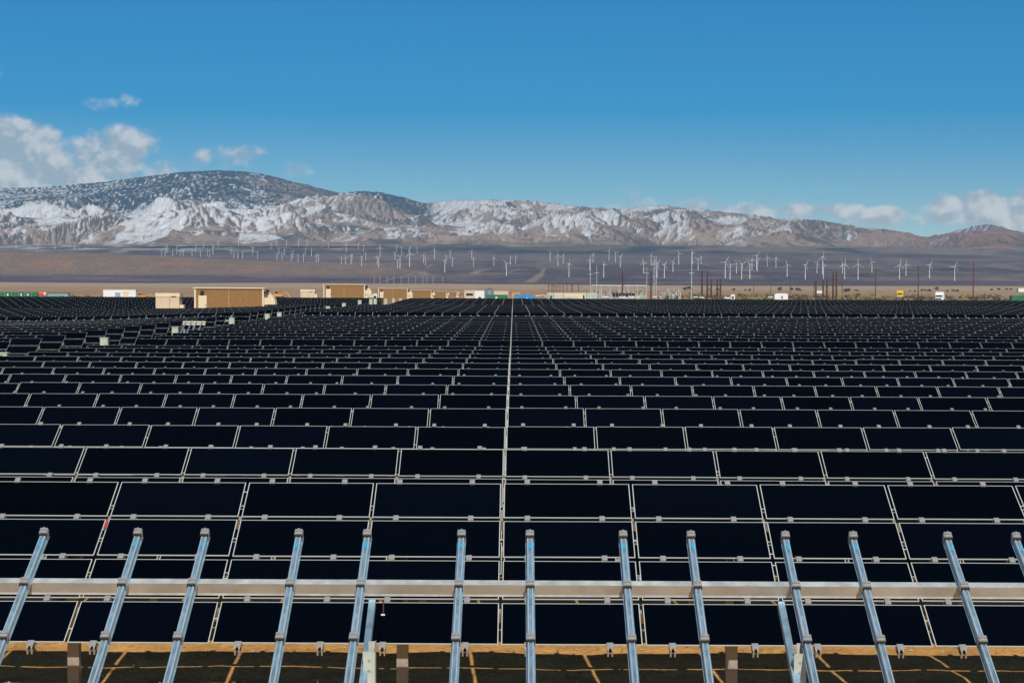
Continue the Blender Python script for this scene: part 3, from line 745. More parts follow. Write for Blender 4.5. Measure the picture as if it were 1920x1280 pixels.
# far left: line of green containers
for i in range(6):
    x0 = -4+i*12.6
    t, w_, h = block('shipping_container', ['green shipping container at the extreme left edge of the photo', 'second green container from the left edge', 'third green container from the left edge', 'fourth green container from the left edge',
        'fifth green container from the left edge', 'green container beside the orange and white tank end'][i], 'container', x0, x0+11.6, 547.2, 556, 640, 'green', 2.4, group='green containers at far left', body='shell')
    det(t, 'door', [(w_*.1, w_*.46, -.05, -.004, .1, h-.15, 'green'), (w_*.54, w_*.9, -.05, -.004, .1, h-.15, 'green')]); det(t, 'corner_post', [(-.04, .1, -.06, .1, -.3, h+.03, 'teal')])
    if i in (1, 3, 4): det(t, 'sign', [(w_*.4, w_*.62, -.09, -.055, h*.55, h*.8, 'white')])
t = thing('tank_trailer', 'orange tank with white end beside the green containers', 'tank', (at(73, 548, 620).x, 620, gz(-100, 620)))
zt = at(73, 547.5, 620).z-t.location.z; b = MB(); b.tube((0, 0, zt-.55), (1.6, 0, zt-.55), .55, .55, 14, 'redorange'); b.build('shell', t)
b = MB(); b.tube((1.602, 0, zt-.55), (2.1, 0, zt-.55), .55, .38, 14, 'white'); b.build('end_cap', t); det(t, 'frame', [(.1, 1.9, -.3, .3, -.1, zt-1.11, 'galvd')])
t, w_, h = block('low_teal_shed', 'long low pale teal shed right of the orange tank', 'shed', 90, 128, 549.3, 556, 660, 'teal', 3); det(t, 'roof', [(-.1, w_+.1, -.15, 3.1, h+.003, h+.12, 'green')])
t, w_, h = block('site_office', 'white site office with yellow lettering and blue grey door at left', 'site office', 193.5, 254.5, 543, 557, 560, 'white', 3.2, body='wall')
det(t, 'door', [(w_*.37, w_*.53, -.06, -.004, .0, h*.78, 'bluegrey')]); det(t, 'roof', [(-.08, w_+.08, -.1, 3.3, h+.003, h+.08, 'white')])
det(t, 'lettering', [(w_*.60+i*w_*.026, w_*.60+i*w_*.026+w_*.018, -.03, -.004, h*.68, h*.84, 'yellow') for i in range(8)]+[(w_*.62+i*w_*.026, w_*.62+i*w_*.026+w_*.018, -.03, -.004, h*.52, h*.62, 'yellow') for i in range(6)])
def digger(x0, x1, y0, r, label, m='orange'):
    p = at(x0, y0, r); g = gz(p.x, r); w_ = span(x0, x1, r); h = p.z-g
    t = thing('tracked_machine', label, 'construction machine', (p.x, r, g))
    b = MB(); b.box(0, w_*.5, 0, 2, h*.5, h*.72, m); b.box(w_*.02, w_*.26, .2, 1.8, h*.722, h, m); b.build('body', t)
    det(t, 'cab_window', [(w_*.05, w_*.23, .15, .197, h*.76, h*.95, 'darkglass')]); det(t, 'track', [(0, w_*.6, -.1, .4, -.1, h*.49, 'black')])
    b = MB(); b.tube((w_*.5, 1, h*.6), (w_*.75, 1, h*.85), .25, .2, 6, m); b.tube((w_*.75, 1, h*.85), (w_*.97, 1, h*.35), .2, .15, 6, m); b.build('boom', t)
digger(514, 545, 545.3, 600, 'orange digger right of the nearest brown house'); digger(257, 290, 549.5, 620, 'small orange machine left of the large beige transformer')
def car(name, label, x0, x1, y0, r, m='white', kind='car', group='white vehicles parked beyond the field'):
    p = at(x0, y0, r); w_ = span(x0, x1, r); h = w_*.34 if kind == 'car' else w_*.42
    g = p.z-h; g0 = gz(p.x, r)
    if g > g0: h += (g-g0)*0; 
    t = thing(name, label, kind, (p.x, r, p.z-h), 0, group)
    pr = [(0, .18), (0, .55), (.12, .60), (.24, 1), (.70, 1), (.84, .62), (1, .55), (1, .18)] if kind == 'car' else [(0, .15), (0, .62), (.10, .65), (.17, 1), (.42, 1), (.45, .62), (1, .62), (1, .15)]
    b = MB(); n = len(pr); vs = [(a*w_, 0, c*h) for a, c in pr]+[(a*w_, w_*.38, c*h) for a, c in pr]
    b.add(vs, [(i, (i+1) % n, n+(i+1) % n, n+i) for i in range(n)]+[tuple(range(n)), tuple(range(n, 2*n))], m); b.build('body', t)
    det(t, 'window', [(w_*.27, w_*.66, -.02, -.002, h*.64, h*.92, 'darkglass')] if kind == 'car' else [(w_*.2, w_*.40, -.02, -.002, h*.66, h*.92, 'darkglass')])
    for wx in (.2, .8):
        b = MB(); b.tube((wx*w_, -.02, h*.19), (wx*w_, .2, h*.19), h*.19, h*.19, 12, 'rubber'); b.build('wheel', t)
# buildings between the houses and the substation
t, w_, h = block('beige_shed', 'beige shed with a dark archway, left of the silver tank', 'shed', 871, 891, 543.8, 558, 900, 'beige', 6, body='wall'); det(t, 'opening', [(w_*.15, w_*.8, -.05, -.004, h*.30, h*.60, 'black')]); det(t, 'roof', [(-.2, w_+.2, -.25, 6.2, h+.003, h+.15, 'cream')])
t, w_, h = block('white_box_truck', 'white box body directly left of the silver tank', 'box truck', 890.5, 908.5, 544.8, 558, 800, 'white', 5); b = MB(); b.tube((w_*.5, -.05, .7), (w_*.5, .25, .7), .65, .65, 12, 'rubber'); b.build('wheel', t); det(t, 'door_frame', [(w_*.96, w_*1.0, -.04, -.004, 0, h, 'bluegrey')])
p = at(917.5, 543, 860); g = gz(p.x, 860); t = thing('silver_tank', 'round silver water tank with conical roof', 'water tank', (p.x, 862, g)); h = p.z-g; r_ = span(909.3, 925.7, 860)/2
b = MB(); b.tube((0, 0, -.3), (0, 0, h), r_, r_, 28, 'silver', cap=False); smooth(b.build('wall', t)); b = MB(); b.tube((0, 0, h+.003), (0, 0, h+.55), r_*1.04, .1, 28, 'silver'); b.build('roof', t)
t, w_, h = block('beige_hall', 'pale beige hall right of the silver tank behind the green container', 'hall', 926, 953, 545.6, 558, 1000, 'beige', 8, body='wall'); det(t, 'roof', [(-.2, w_+.2, -.2, 8.2, h+.003, h+.2, 'cream')])
t, w_, h = block('green_container', 'long green container in front of the beige hall', 'container', 911, 952, 552.2, 560, 700, 'green', 2.5, body='shell'); det(t, 'sign', [(w_*.44, w_*.52, -.05, -.004, h*.3, h*.7, 'white')]); det(t, 'rib', [(w_*k/12, w_*k/12+.06, -.05, -.006, 0, h-.1, 'green') for k in range(1, 12) if k not in (5, 6)])
t, w_, h = block('orange_shed', 'low orange shed left of the blue covered load', 'shed', 960, 975, 547.8, 558, 900, 'orange', 4); det(t, 'roof', [(-.1, w_+.1, -.1, 4.1, h+.003, h+.12, 'orange')])
# blue covered stack
x0 = at(963, 550.5, 690); g = gz(x0.x, 690); h = x0.z-g+0; w_ = span(963, 1003.5, 690)
t = thing('blue_tarp_stack', 'long stack under a bright blue tarpaulin', 'covered stack', (x0.x, 690, g))
b = MB(); n = 12; top_ = [(w_*i/n, h*(.62 if i == 0 else .9+.1*math.sin(i*1.1) if i < 11 else .8 if i == 11 else .6)) for i in range(n+1)]
vs = [(a, -.3, -.2) for a, c in top_]+[(a, 0, c) for a, c in top_]+[(a, 2.6, c) for a, c in top_]+[(a, 2.9, -.2) for a, c in top_]; q = n+1
b.add(vs, [(i+k*q, i+1+k*q, i+1+(k+1)*q, i+(k+1)*q) for k in range(3) for i in range(n)], 'blue'); b.build('tarpaulin', t); det(t, 'opening', [(w_*.28, w_*.46, -.34, -.302, 0, h*.45, 'black'), (w_*.60, w_*.65, -.34, -.302, h*.1, h*.5, 'white')])
car('parked_car', 'white car just right of the blue tarpaulin', 1004, 1013, 552.6, 720); car('parked_car', 'white car second right of the blue tarpaulin', 1013.5, 1020, 552.0, 760); car('pickup_truck', 'small white pickup left of the beige substation building', 1021, 1029, 553.2, 720, kind='pickup')
car('parked_car', 'white car left of the dark panel screen at the substation', 1129, 1142, 554.2, 640); car('parked_car', 'white car in front of the left half of the dark screen', 1160, 1175, 554.6, 620)
car('parked_car', 'white car in front of the right half of the dark screen', 1177, 1191, 554.3, 620); car('pickup_truck', 'white pickup at the foot of the brown pole by the masts', 1224, 1232, 554.4, 640, kind='pickup')
car('parked_car', 'round fronted white car at the foot of the tall grey mast', 1300, 1309, 555.2, 560); car('parked_car', 'white car right of the tall grey mast', 1311, 1321, 555.8, 560); car('pickup_truck', 'white pickup beside the white box near the dark tapered poles', 1358, 1370, 555.6, 600, kind='pickup')
t, w_, h = block('white_van_box', 'white upright box beside a pickup near the dark tapered poles', 'van', 1370.5, 1378, 552, 560, 600, 'white', 3); det(t, 'window', [(w_*.2, w_*.7, -.05, -.004, h*.55, h*.8, 'darkglass')])
car('parked_car', 'pale car directly left of the white camper trailer', 1440, 1450, 555.2, 600)
t, w_, h = block('camper_trailer', 'white camper trailer with one small dark window', 'camper trailer', 1452.5, 1477.5, 551, 561, 590, 'white', 2.5)
b = MB(); b.prism([(0, h-.001), (2.5, h-.001), (2.3, h+.14), (.2, h+.14)], .4, w_-.4, 'white'); b.build('roof', t); det(t, 'window', [(w_*.5, w_*.6, -.05, -.004, h*.55, h*.8, 'darkglass')]); det(t, 'hitch', [(-.9, -.01, 1.1, 1.4, .4, .55, 'galvd')])
# substation
t, w_, h = block('substation_building', 'long cream substation building with grey lower wall', 'building', 1057, 1099, 548.8, 560, 700, 'cream', 6, body='wall'); det(t, 'lower_wall', [(w_*.02, w_*.62, -.05, -.004, 0, h*.55, 'substation')]); det(t, 'window', [(w_*.86, w_*.93, -.05, -.004, h*.35, h*.75, 'darkglass')]); det(t, 'roof', [(-.1, w_+.1, -.15, 6.1, h+.003, h+.12, 'cream')])
t, w_, h = block('substation_building', 'small greenish cream hut at the left end of the substation', 'building', 1026, 1037, 548.4, 560, 720, 'palegreen', 4, body='wall'); det(t, 'window', [(w_*.5, w_*.8, -.05, -.004, h*.3, h*.65, 'darkglass')])
t, w_, h = block('equipment_bank', 'cream bank of switchgear cubicles left of the cream building', 'switchgear', 1038, 1056, 548.8, 560, 730, 'cream', 3); det(t, 'door', [(w_*(k/6+.03), w_*(k/6+.10), -.05, -.004, 0, h*.8, 'substation') for k in range(6)])
t, w_, h = block('control_hut', 'grey green control hut right of the cream building', 'control hut', 1100, 1119, 548.6, 560, 720, 'palegreen', 4, body='wall'); det(t, 'door', [(w_*.25, w_*.35, -.05, -.004, 0, h*.7, 'substation'), (w_*.6, w_*.75, -.05, -.004, h*.3, h*.7, 'bluegrey')])
p = at(1148, 549.2, 660); g = gz(p.x, 660); w_ = span(1148, 1190.5, 660); h = p.z-g
t = thing('dark_screen_rack', 'long rack of dark panels standing in front of the substation', 'rack', (p.x, 660, g)); det(t, 'panel', [(w_*k/7+.05, w_*(k+1)/7-.05, 0, .15, h-1.25, h, 'darkglass') for k in range(7)]); det(t, 'post', [(w_*k/7-.05, w_*k/7+.05, .02, .12, -.2, h-.05, 'galvd') for k in range(8)])
ss = random.Random(11)
def gear(x0, x1, y0, r, label, dens=26):
    p = at(x0, y0, r); g = gz(p.x, r); w_ = span(x0, x1, r); h = p.z-g
    t = thing('substation_gear', label, 'electrical equipment', (p.x, r, g), 0, 'greenish substation equipment')
    col = MB(); tank = MB(); ins = MB(); bar = MB()
    for k in range(dens):
        x = ss.uniform(0, w_); y = ss.uniform(0, 14); hh = h*ss.uniform(.45, 1.0)
        col.box(x-.09, x+.09, y-.09, y+.09, -.2, hh*.7, 'substation'); ins.tube((x, y, hh*.7), (x, y, hh), .16, .10, 6, ss.choice(('weather', 'galv', 'palegreen')))
    for k in range(max(2, dens//7)):
        x = ss.uniform(0, w_*.85); y = ss.uniform(0, 10); tb = MB(); tb.box(x, x+w_*ss.uniform(.06, .14), y, y+2, -.2, h*ss.uniform(.4, .72), ss.choice(('substation', 'palegreen'))); tb.build('cabinet', t)
    for z in (.62, .86, .98): bar.box(ss.uniform(0, .3)*w_, ss.uniform(.7, 1)*w_, 3, 3.12, h*z-.08, h*z, 'substation')
    tag(col.build('support_column', t), kind='stuff'); tag(ins.build('insulator', t), kind='stuff'); bar.build('busbar', t)
gear(1112, 1150, 541, 780, 'dense greenish substation gear left of the dark rack', 34); gear(1150, 1212, 543, 840, 'substation gear rising behind the dark rack', 44)
gear(1236, 1252, 546, 780, 'short cluster of substation gear left of the big greenish one', 16); gear(1252, 1280, 541, 740, 'greenish substation gear with highest tops, left of the tall mast', 40)
b = MB(); p0 = at(1110, 534.2, 900); p1 = at(1212, 534.2, 900); 
t = thing('white_busbar', 'long thin white pipe carried high above the substation', 'busbar', (p0.x, 900, gz(p0.x, 900)))
zt = p0.z-t.location.z; w_ = p1.x-p0.x; det(t, 'pipe', [(0, w_, -.12, .12, zt-.25, zt, 'white')]); det(t, 'support', [(w_*k/6-.08, w_*k/6+.08, -.1, .1, -.2, zt-.254, 'galv') for k in range(7)])
def mast(px, y0, r, label, w0=.16, arms=(), m='galv', lattice=False):
    p = at(px, y0, r); g = gz(p.x, r); h = p.z-g
    t = thing('lightning_mast', label, 'mast', (p.x, r, g), 0, 'thin grey masts of the substation')
    if lattice:
        b = MB()
        for sx in (-.55, .55):
            for sy in (-.55, .55): b.tube((sx, sy, 0), (sx*.7, sy*.7, h), .11, .09, 5, m)
        k = 0; z = 0
        while z < h-1.5:
            s_ = -1 if k % 2 else 1
            b.tube((-.5*s_, -.5, z), (.5*s_, -.5, z+1.5), .06, .06, 4, m); b.tube((-.5*s_, .5, z), (.5*s_, .5, z+1.5), .06, .06, 4, m); z += 1.5; k += 1
        b.build('lattice', t)
    else:
        b = MB(); b.tube((0, 0, -.3), (0, 0, h), w0, w0*.45, 8, m); b.build('shaft', t)
    for a in arms:
        za = at(px, a, r).z-g; b = MB(); b.box(-.9, .9, -.12, .12, za-.14, za, m); b.build('lamp_bar', t)
mast(1107, 488, 760, 'grey mast with a low lamp bar, left of the two by the cream building', arms=(513.5,)); mast(1119, 497, 760, 'shorter grey mast just right of the first mast', arms=(511,)); mast(1212.8, 500, 760, 'grey mast left of the brown pole in the turbine cluster', arms=(511.5,))
mast(1228.5, 480, 800, 'pale lattice mast standing in the turbine cluster', lattice=True); mast(1297, 472, 700, 'tallest thin grey mast with a cross bar at mid height', arms=(511.5,), w0=.2)
def dark_pole(px, y0, r, label, grp='dark tapered steel poles', w0=.42, name='tapered_pole'):
    p = at(px, y0, r); g = gz(p.x, r); h = p.z-g
    t = thing(name, label, 'pole', (p.x, r, g), 0, grp)
    b = MB(); b.tube((0, 0, -.3), (0, 0, h*.93), w0, w0*.62, 10, 'weather'); b.build('shaft', t); b = MB(); b.tube((0, 0, h*.93+.003), (0, 0, h), w0*.6, .04, 10, 'weather'); b.build('tip', t)
for px, y0, l in ((1316.3, 505, 'tall dark pole left of the mast, first of the left five'), (1326.5, 505, 'tall dark pole, second of the left five'), (1333.5, 521.5, 'short dark pole, first of three short ones in the left five'),
                  (1345, 521, 'short dark pole, middle of three in the left five'), (1351, 521, 'short dark pole, last of the left five'),
                  (1530, 524, 'short dark pole, first of the right five'), (1543.3, 523, 'short dark pole, second of the right five'), (1550.6, 523, 'short dark pole, third of the right five'),
                  (1562.3, 507.5, 'tall dark pole, left of the two tallest in the right five'), (1568.5, 507.5, 'tall dark pole, right of the two tallest in the right five')):
    dark_pole(px, y0, 820, l)
for px, y0, l in ((1167.3, 508, 'brown steel pole with short brackets above the left substation gear'), (1220.7, 510, 'reddish brown pole with short brackets beside the grey mast')):
    p = at(px, y0, 780); g = gz(p.x, 780); h = p.z-g; t = thing('bracket_pole', l, 'pole', (p.x, 780, g), 0, 'brown bracket poles at the substation')
    b = MB(); b.tube((0, 0, -.3), (0, 0, h), .30, .2, 8, 'weather'); b.build('shaft', t)
    for k, f in enumerate((.52, .62, .72, .80)): det(t, 'bracket', [((-.9 if k % 2 else .2), (-.2 if k % 2 else .9), -.08, .08, h*f, h*f+.16, 'weather')])
pr = random.Random(5)
for i, px in enumerate((1029, 1035, 1039, 1044, 1050, 1056, 1063, 1071, 1074, 1085)):
    p = at(px, 531+pr.uniform(-2, 4), 1250); g = gz(p.x, 1250); h = p.z-g; t = thing('switchyard_pole', 'thin brown pole in the cluster behind the cream substation building', 'pole', (p.x, 1250, g), 0, 'thin brown poles behind the cream building')
    b = MB(); b.tube((0, 0, -.3), (0, 0, h), .2, .16, 6, 'weather'); b.build('shaft', t)
    det(t, 'cross_arm', [(-1.0, 1.0, -.08, .08, h*.86, h*.86+.15, 'weather')])
# roadside wooden line with crossarms
UP = [(1413.5, 522.5, 1500), (1445.5, 520, 1380), (1482, 518, 1250), (1526.5, 513.5, 1150), (1579.5, 512, 1030), (1642, 503, 880), (1722, 497, 760), (1825.3, 490.5, 660)]
UL = ['thinnest far brown utility pole, first of the roadside line from the left', 'second roadside utility pole from the left, left of the camper trailer', 'third roadside utility pole, just right of the camper trailer', 'fourth roadside utility pole, touching the right group of dark poles',
      'fifth roadside utility pole, just right of the right dark poles', 'sixth roadside utility pole, left of the yellow truck', 'seventh roadside utility pole, between the yellow and the white truck', 'tallest brown utility pole with a wide crossarm, nearest the right edge']
tops = []
for (px, y0, r), l in zip(UP, UL):
    p = at(px, y0, r); g = gz(p.x, r); h = p.z-g
    t = thing('utility_pole', l, 'utility pole', (p.x, r, g), R(8), 'wooden utility poles along the road')
    b = MB(); b.tube((0, 0, -.3), (0, 0, h), .24, .16, 8, 'pole'); b.build('shaft', t); det(t, 'crossarm', [(-1.25, 1.25, -.28, -.17, h-1.1, h-.95, 'pole')])
    for q in (-1.1, -.5, .5, 1.1): b = MB(); b.tube((q, -.22, h-.95), (q, -.22, h-.72), .05, .04, 5, 'clip'); b.build('insulator', t)
    tops.append((p.x, r, p.z-.75))
for q, l in ((-1.1, 'left wire strung along the roadside utility poles'), (1.1, 'right wire strung along the roadside utility poles')):
    b = MB()
    for (a, c) in zip(tops[:-1], tops[1:]):
        A_, B_ = Vector(a)+Vector((q, 0, 0)), Vector(c)+Vector((q, 0, 0)); prev = A_
        for k in range(1, 9):
            f = k/8; nx = A_.lerp(B_, f)-Vector((0, 0, 1.4*4*f*(1-f))); b.tube(prev, nx, .035, .035, 4, 'black', cap=False); prev = nx
    tag(b.build('power_line'), l, 'power line', 'roadside wires')
# trucks on the road
def lorry(x0, x1, y0, r, label, m, glint):
    p = at(x0, y0, r); w_ = span(x0, x1, r); h = w_*1.05; t = thing('truck', label, 'truck', (p.x, r, p.z-h), R(-14))
    b = MB(); b.prism([(0, .6), (0, h*.68), (.9, h*.96), (1.7, h), (1.7, .6)], .0, w_*.82, m); b.prism([(-1.4, .55), (-1.4, h*.42), (-.002, h*.5), (-.002, .55)], .1, w_*.72, m if not glint else 'yellow'); b.build('cab', t)
    det(t, 'windshield', []) if False else None
    b = MB(); b.prism([(-.06, h*.47), (-.006, h*.47), (-.006, h*.66), (-.04, h*.66)], .12, w_*.70, 'darkglass'); b.build('windscreen', t)
    b = MB(); b.box(.25, w_*.6, -1.47, -1.41, h*.14, h*.36, 'chrome' if glint else 'black'); b.build('grille', t)
    det(t, 'trailer', [(-.05, w_*.84, 1.75, 12, .9, h*.90, 'orange' if glint else m)])
    det(t, 'bumper', [(.05, w_*.77, -1.55, -1.41, .35, .8, 'chrome')])
    for wx in (.0, w_*.62): b = MB(); b.tube((wx, -.7, .45), (wx+.25, -.7, .45), .45, .45, 12, 'rubber'); b.build('wheel', t)
    return t
lorry(1681.5, 1696, 544.3, 640, 'bright yellow truck driving toward the camera with a glinting front', 'yellow', True)
lorry(1754, 1772, 547, 640, 'white truck with dark windscreen driving toward the camera', 'white', False)
car('parked_car', 'small red orange car left of the tallest utility pole', 1813.5, 1822.5, 553, 640, 'redorange', group=None)
t, w_, h = block('green_container', 'low green container at the right edge of the photo', 'container', 1897, 1935, 554.2, 562, 640, 'green', 2.4, body='shell'); det(t, 'roof', [(-.1, w_+.1, -.1, 2.5, h+.003, h+.08, 'teal')])
t, w_, h = block('white_farm_shed', 'white farm shed far out at the right edge', 'shed', 1909.5, 1932, 540.5, 543.5, 2400, 'white', 8, body='wall'); det(t, 'roof', [(-.3, w_+.3, -.3, 8.3, h+.003, h+.4, 'white')])
t, w_, h = block('white_farm_shed', 'pale blue white shed far behind the right dark poles', 'shed', 1531.5, 1541.5, 544.6, 549, 1800, 'white', 6, body='wall'); det(t, 'roof', [(-.2, w_+.2, -.3, 6.3, h+.003, h+.5, 'bluegrey')])
t, w_, h = block('white_van_box', 'tiny white vehicle beside the second brown house on the road', 'van', 699, 707, 550.8, 557, 520, 'white', 2); det(t, 'window', [(w_*.2, w_*.8, -.05, -.004, h*.5, h*.8, 'darkglass')])

# ------------------------------------------------------------------ bushes and far trees
def bush_mesh(name, n, m, w_=1., hgt=1., seed=0, leaf=.16):
    q = random.Random(seed); b = MB()
    cl_ = [(q.uniform(-.34, .34)*w_, q.uniform(-.34, .34)*w_, q.uniform(.3, .72)*hgt, q.uniform(.2, .36)) for _ in range(6)]
    for _ in range(n):
        c = q.choice(cl_); d = Vector((q.gauss(0, 1), q.gauss(0, 1), q.gauss(0, 1))).normalized()*c[3]*q.uniform(.5, 1.1)
        p = Vector(c[:3])+Vector((d.x*w_, d.y*w_, d.z*hgt)); u_ = Vector((q.gauss(0, 1), q.gauss(0, 1), q.gauss(0, 1))).normalized(); v_ = u_.orthogonal(); s_ = leaf*q.uniform(.6, 1.3)
        b.add([p-u_*s_, p+v_*s_*.6, p+u_*s_, p-v_*s_*.6], [(0, 1, 2, 3)], m)
    return b.mesh(name)
CR = [bush_mesh('crown', 120, 'leafd', seed=k, leaf=.10) for k in range(4)]; TB = MB(); TB.tube((0, 0, -.1), (0, 0, .45), .05, .03, 6, 'bark')
for k in range(4): TB.tube((0, 0, .3), (.2*math.cos(k*1.6), .2*math.sin(k*1.6), .6), .025, .012, 5, 'bark')
TRUNK = TB.mesh('trunk')
fq = random.Random(21)
TREES = [(1284, 543, 9), (1290, 543, 12), (1297, 543.5, 8), (1462, 543, 10), (1485, 543.5, 9), (1496, 543.5, 9), (1500, 544, 6), (1586, 546, 10), (1592, 545, 9), (1605, 545, 7), (1706, 545, 5), (1715, 545, 5), (1728, 545, 7), (1735, 544.5, 7),
         (1742, 545, 8), (1755, 542, 9), (1777, 545.5, 6), (1788, 545.5, 8), (1794, 545.5, 8), (1860, 543, 6), (1872, 543, 7), (1887, 543, 7), (1895, 542.5, 7), (1405, 543.5, 6), (1398, 543.5, 5), (1330, 543, 6), (1345, 543, 7), (1375, 543, 7)]
for i, (px, py, w_) in enumerate(TREES):
    r = max(1200., min(3200., ground_hit(px, py+2))); p = at(px, py, r); s_ = span(0, w_, r)
    t = thing('desert_tree', 'small dark bare looking tree on the far tan plain beyond the poles', 'tree', (p.x, r, gz(p.x, r)), fq.uniform(0, 6), 'scattered dark trees on the far plain')
    t.scale = (s_, s_, s_*.75); link('crown', CR[i % 4], t); link('trunk', TRUNK, t)
# olive brush along the road behind the field
bb = MB(); q = random.Random(8)
for k in range(520):
    px = q.uniform(1255, 1930) if q.random() < .93 else q.uniform(60, 300); r = q.uniform(560, 1150); X = (px-963)/F*r; z = gz(X, r); s_ = q.uniform(.5, 1.5)*(.6+.9*abs(fq.random())); m = q.choice(('leaf', 'leafy', 'leafy', 'leafd'))
    for _ in range(34):
        d = Vector((q.gauss(0, .5), q.gauss(0, .5), abs(q.gauss(.35, .3)))); u_ = Vector((q.gauss(0, 1), q.gauss(0, 1), q.gauss(0, 1))).normalized(); v_ = u_.orthogonal(); p = Vector((X, r, z))+d*s_*1.25
        bb.add([p-u_*.28*s_, p+v_*.2*s_, p+u_*.28*s_, p-v_*.2*s_], [(0, 1, 2, 3)], m)
tag(bb.build('desert_brush'), 'olive and brown brush growing along the road behind the panel field', 'brush', kind='stuff')
# dry grass tufts and pebbles on the sand between the near rows
bb = MB(); q = random.Random(9)
for k in range(420):
    X, Y = q.uniform(-6.5, 6.5), q.uniform(16.5, 23); z = gz(X, Y)
    for _ in range(9):
        a = q.uniform(0, 6.28); l_ = q.uniform(.02, .06); dx, dy = math.cos(a)*l_*.6, math.sin(a)*l_*.6
        bb.add([(X+dx*.1-.003, Y+dy*.1, z), (X+dx*.1+.003, Y+dy*.1, z), (X+dx, Y+dy, z+l_)], [(0, 1, 2)], 'straw')
tag(bb.build('dry_grass'), 'sparse dry grass tufts on the sand under the near rows', 'grass', kind='stuff')
bb = MB()
for k in range(900):
    X, Y = q.uniform(-6.5, 6.5), q.uniform(13, 24); z = gz(X, Y); s_ = q.uniform(.006, .028)
    vs = [(X+s_*q.uniform(.6, 1)*a, Y+s_*q.uniform(.6, 1)*b_, z+s_*c*.6) for a, b_, c in ((1, 0, 0), (0, 1, 0), (-1, 0, 0), (0, -1, 0), (0, 0, 1))]
    bb.add(vs, [(0, 1, 4), (1, 2, 4), (2, 3, 4), (3, 0, 4)], 'conc')
tag(bb.build('pebbles'), 'pebbles strewn on the sand under the near rows', 'pebbles', kind='stuff')

# ------------------------------------------------------------------ wind turbines
TW = [(30,467,457),(71,468,458),(103,467,457),(140,468,459),
(302.5,484,471),(309.4,483,467),(313,475.6,461.6),(331.6,476.6,464),(324,486,478),(337.8,486,475.6),(343.4,486,473),(360,487.8,477.5),(367,471,460.6),(375.8,487,475.6),(382,465,456),(389,481,468),(399.4,479,462.5),(408.8,465,454),(393.4,488,481),
(433,477.5,465),(438.4,491.6,473),(446,490.6,479),(455,491.6,474.7),(447,456,445.6),(458,455,445.6),(474,477.5,464),(482.5,492.5,475.6),(508,468,457),(518,462.5,452),(519.4,494,475.6),(523,477.5,465),(528.8,494,481),(533,480,469),(537,462.5,451),
(546,496,482),(549,486,472),(559,497,482),(560,460.6,449),(569,496,477.5),(572.5,477.5,466),(575.7,460.6,450),(584,481,468),(592.8,497,482),(597,495,481),(615.6,466,456),(640,502,482),(648,502,482),(649,472,458.8),(658,500,480),(660,494,484),
(672,466,457),(678,503,482),(681.6,471,460),(685.7,490,479),(707,500,482),(710,505.6,484),(712.7,481,464),(740.6,488.8,473.8),(743.6,471,460),(745,505.6,487.8),(750,505.6,481),(752.8,475.6,464),(768,503,475.6),(768.6,477.5,464),(782,475.6,464),(794,494,479),
(798,499,483),(814.7,487,468),(834,512,489),(844,485,471),(848,500,484),(836,494,480),(884,485,471),(888,499.6,484),(926,499,482.8),(949.6,517.8,494),(957,497,482),(967,495,481),(1031.6,491,473.8),(1046,499,479),(1056,496,479),(1066.8,519.7,495),
(1106,508,486),(1112,492.5,477.5),(1132,519.7,496),(1142,488.9,470.6),(1154,491.8,474),(1163,501,481.6),(1207,514,491.8),(1221,498,479),(1226,518,495),(1232,519.5,494.7),(1245.7,521,496),(1261.8,512,490),(1272.7,497,475.7),(1298,497,473.5),
(1309,508,486.7),(1314.7,497,481.7),(1360,521,491.7),(1369,524,496.7),(1381,514,494),(1390.7,524,495),(1406,522.7,496),(1410,506.7,486.7),(1419.7,509,489),(1418.8,505,479.5),(1438.7,500,482),(1455,504,484),(1476,519,496),(1510,524,496.7),
(1532,513,492),(1542.5,515,481.7),(1544,523,498),(1579.7,516,494.7),(1583.7,522.7,496),(1609,524,495.7),(1635,511.7,490.7),(1686.7,522.7,497),(1699,517.7,495),(1743,522,497),(1790,526.7,500)]
b = MB(); b.tube((0, 0, -.06), (0, 0, 1), .033, .018, 12, 'turb'); TOWER = b.mesh('tower')
b = MB(); b.box(-.028, .028, -.06, .12, -.022, .040, 'turb'); NAC = b.mesh('nacelle')
b = MB(); b.tube((0, -.062, 0), (0, -.105, 0), .026, .010, 10, 'turb'); HUB = b.mesh('rotor_hub')
def blade():
    b = MB(); st = [(.02, .012, .012), (.09, .026, .012), (.2, .021, .008), (.36, .014, .005), (.48, .006, .003)]
    vs = [];
    for (z, c, th) in st: vs += [(-c*.4, -th/2, z), (c*.6, -th/2, z), (c*.6, th/2, z), (-c*.4, th/2, z)]
    fs = [(i*4+k, i*4+(k+1) % 4, i*4+4+(k+1) % 4, i*4+4+k) for i in range(4) for k in range(4)]+[(0, 1, 2, 3), (16, 17, 18, 19)]
    b.add(vs, fs, 'turb'); return b.mesh('blade')
BL = blade()
ROT = {1790: 24, 1743: 30, 1699: -8, 1686.7: 130, 1635: -22, 1609: 0, 1583.7: 4, 1544: -28, 1542.5: 5, 1532: 34, 1510: 35, 1476: -10, 1455: -25, 1438.7: -12, 1381: -12, 1360: 28, 1272.7: -30, 1261.8: 32, 1245.7: 150, 1232: 35, 1207: -12, 1163: 35, 1132: -32, 1298: -35, 1314.7: -35, 834: 35}
order = sorted([t for t in TW if t[0] > 1030], key=lambda t: -t[0])
tq = random.Random(4)
def nth(n): return '%d%s' % (n, 'th' if 10 <= n % 100 <= 20 else {1: 'st', 2: 'nd', 3: 'rd'}.get(n % 10, 'th'))
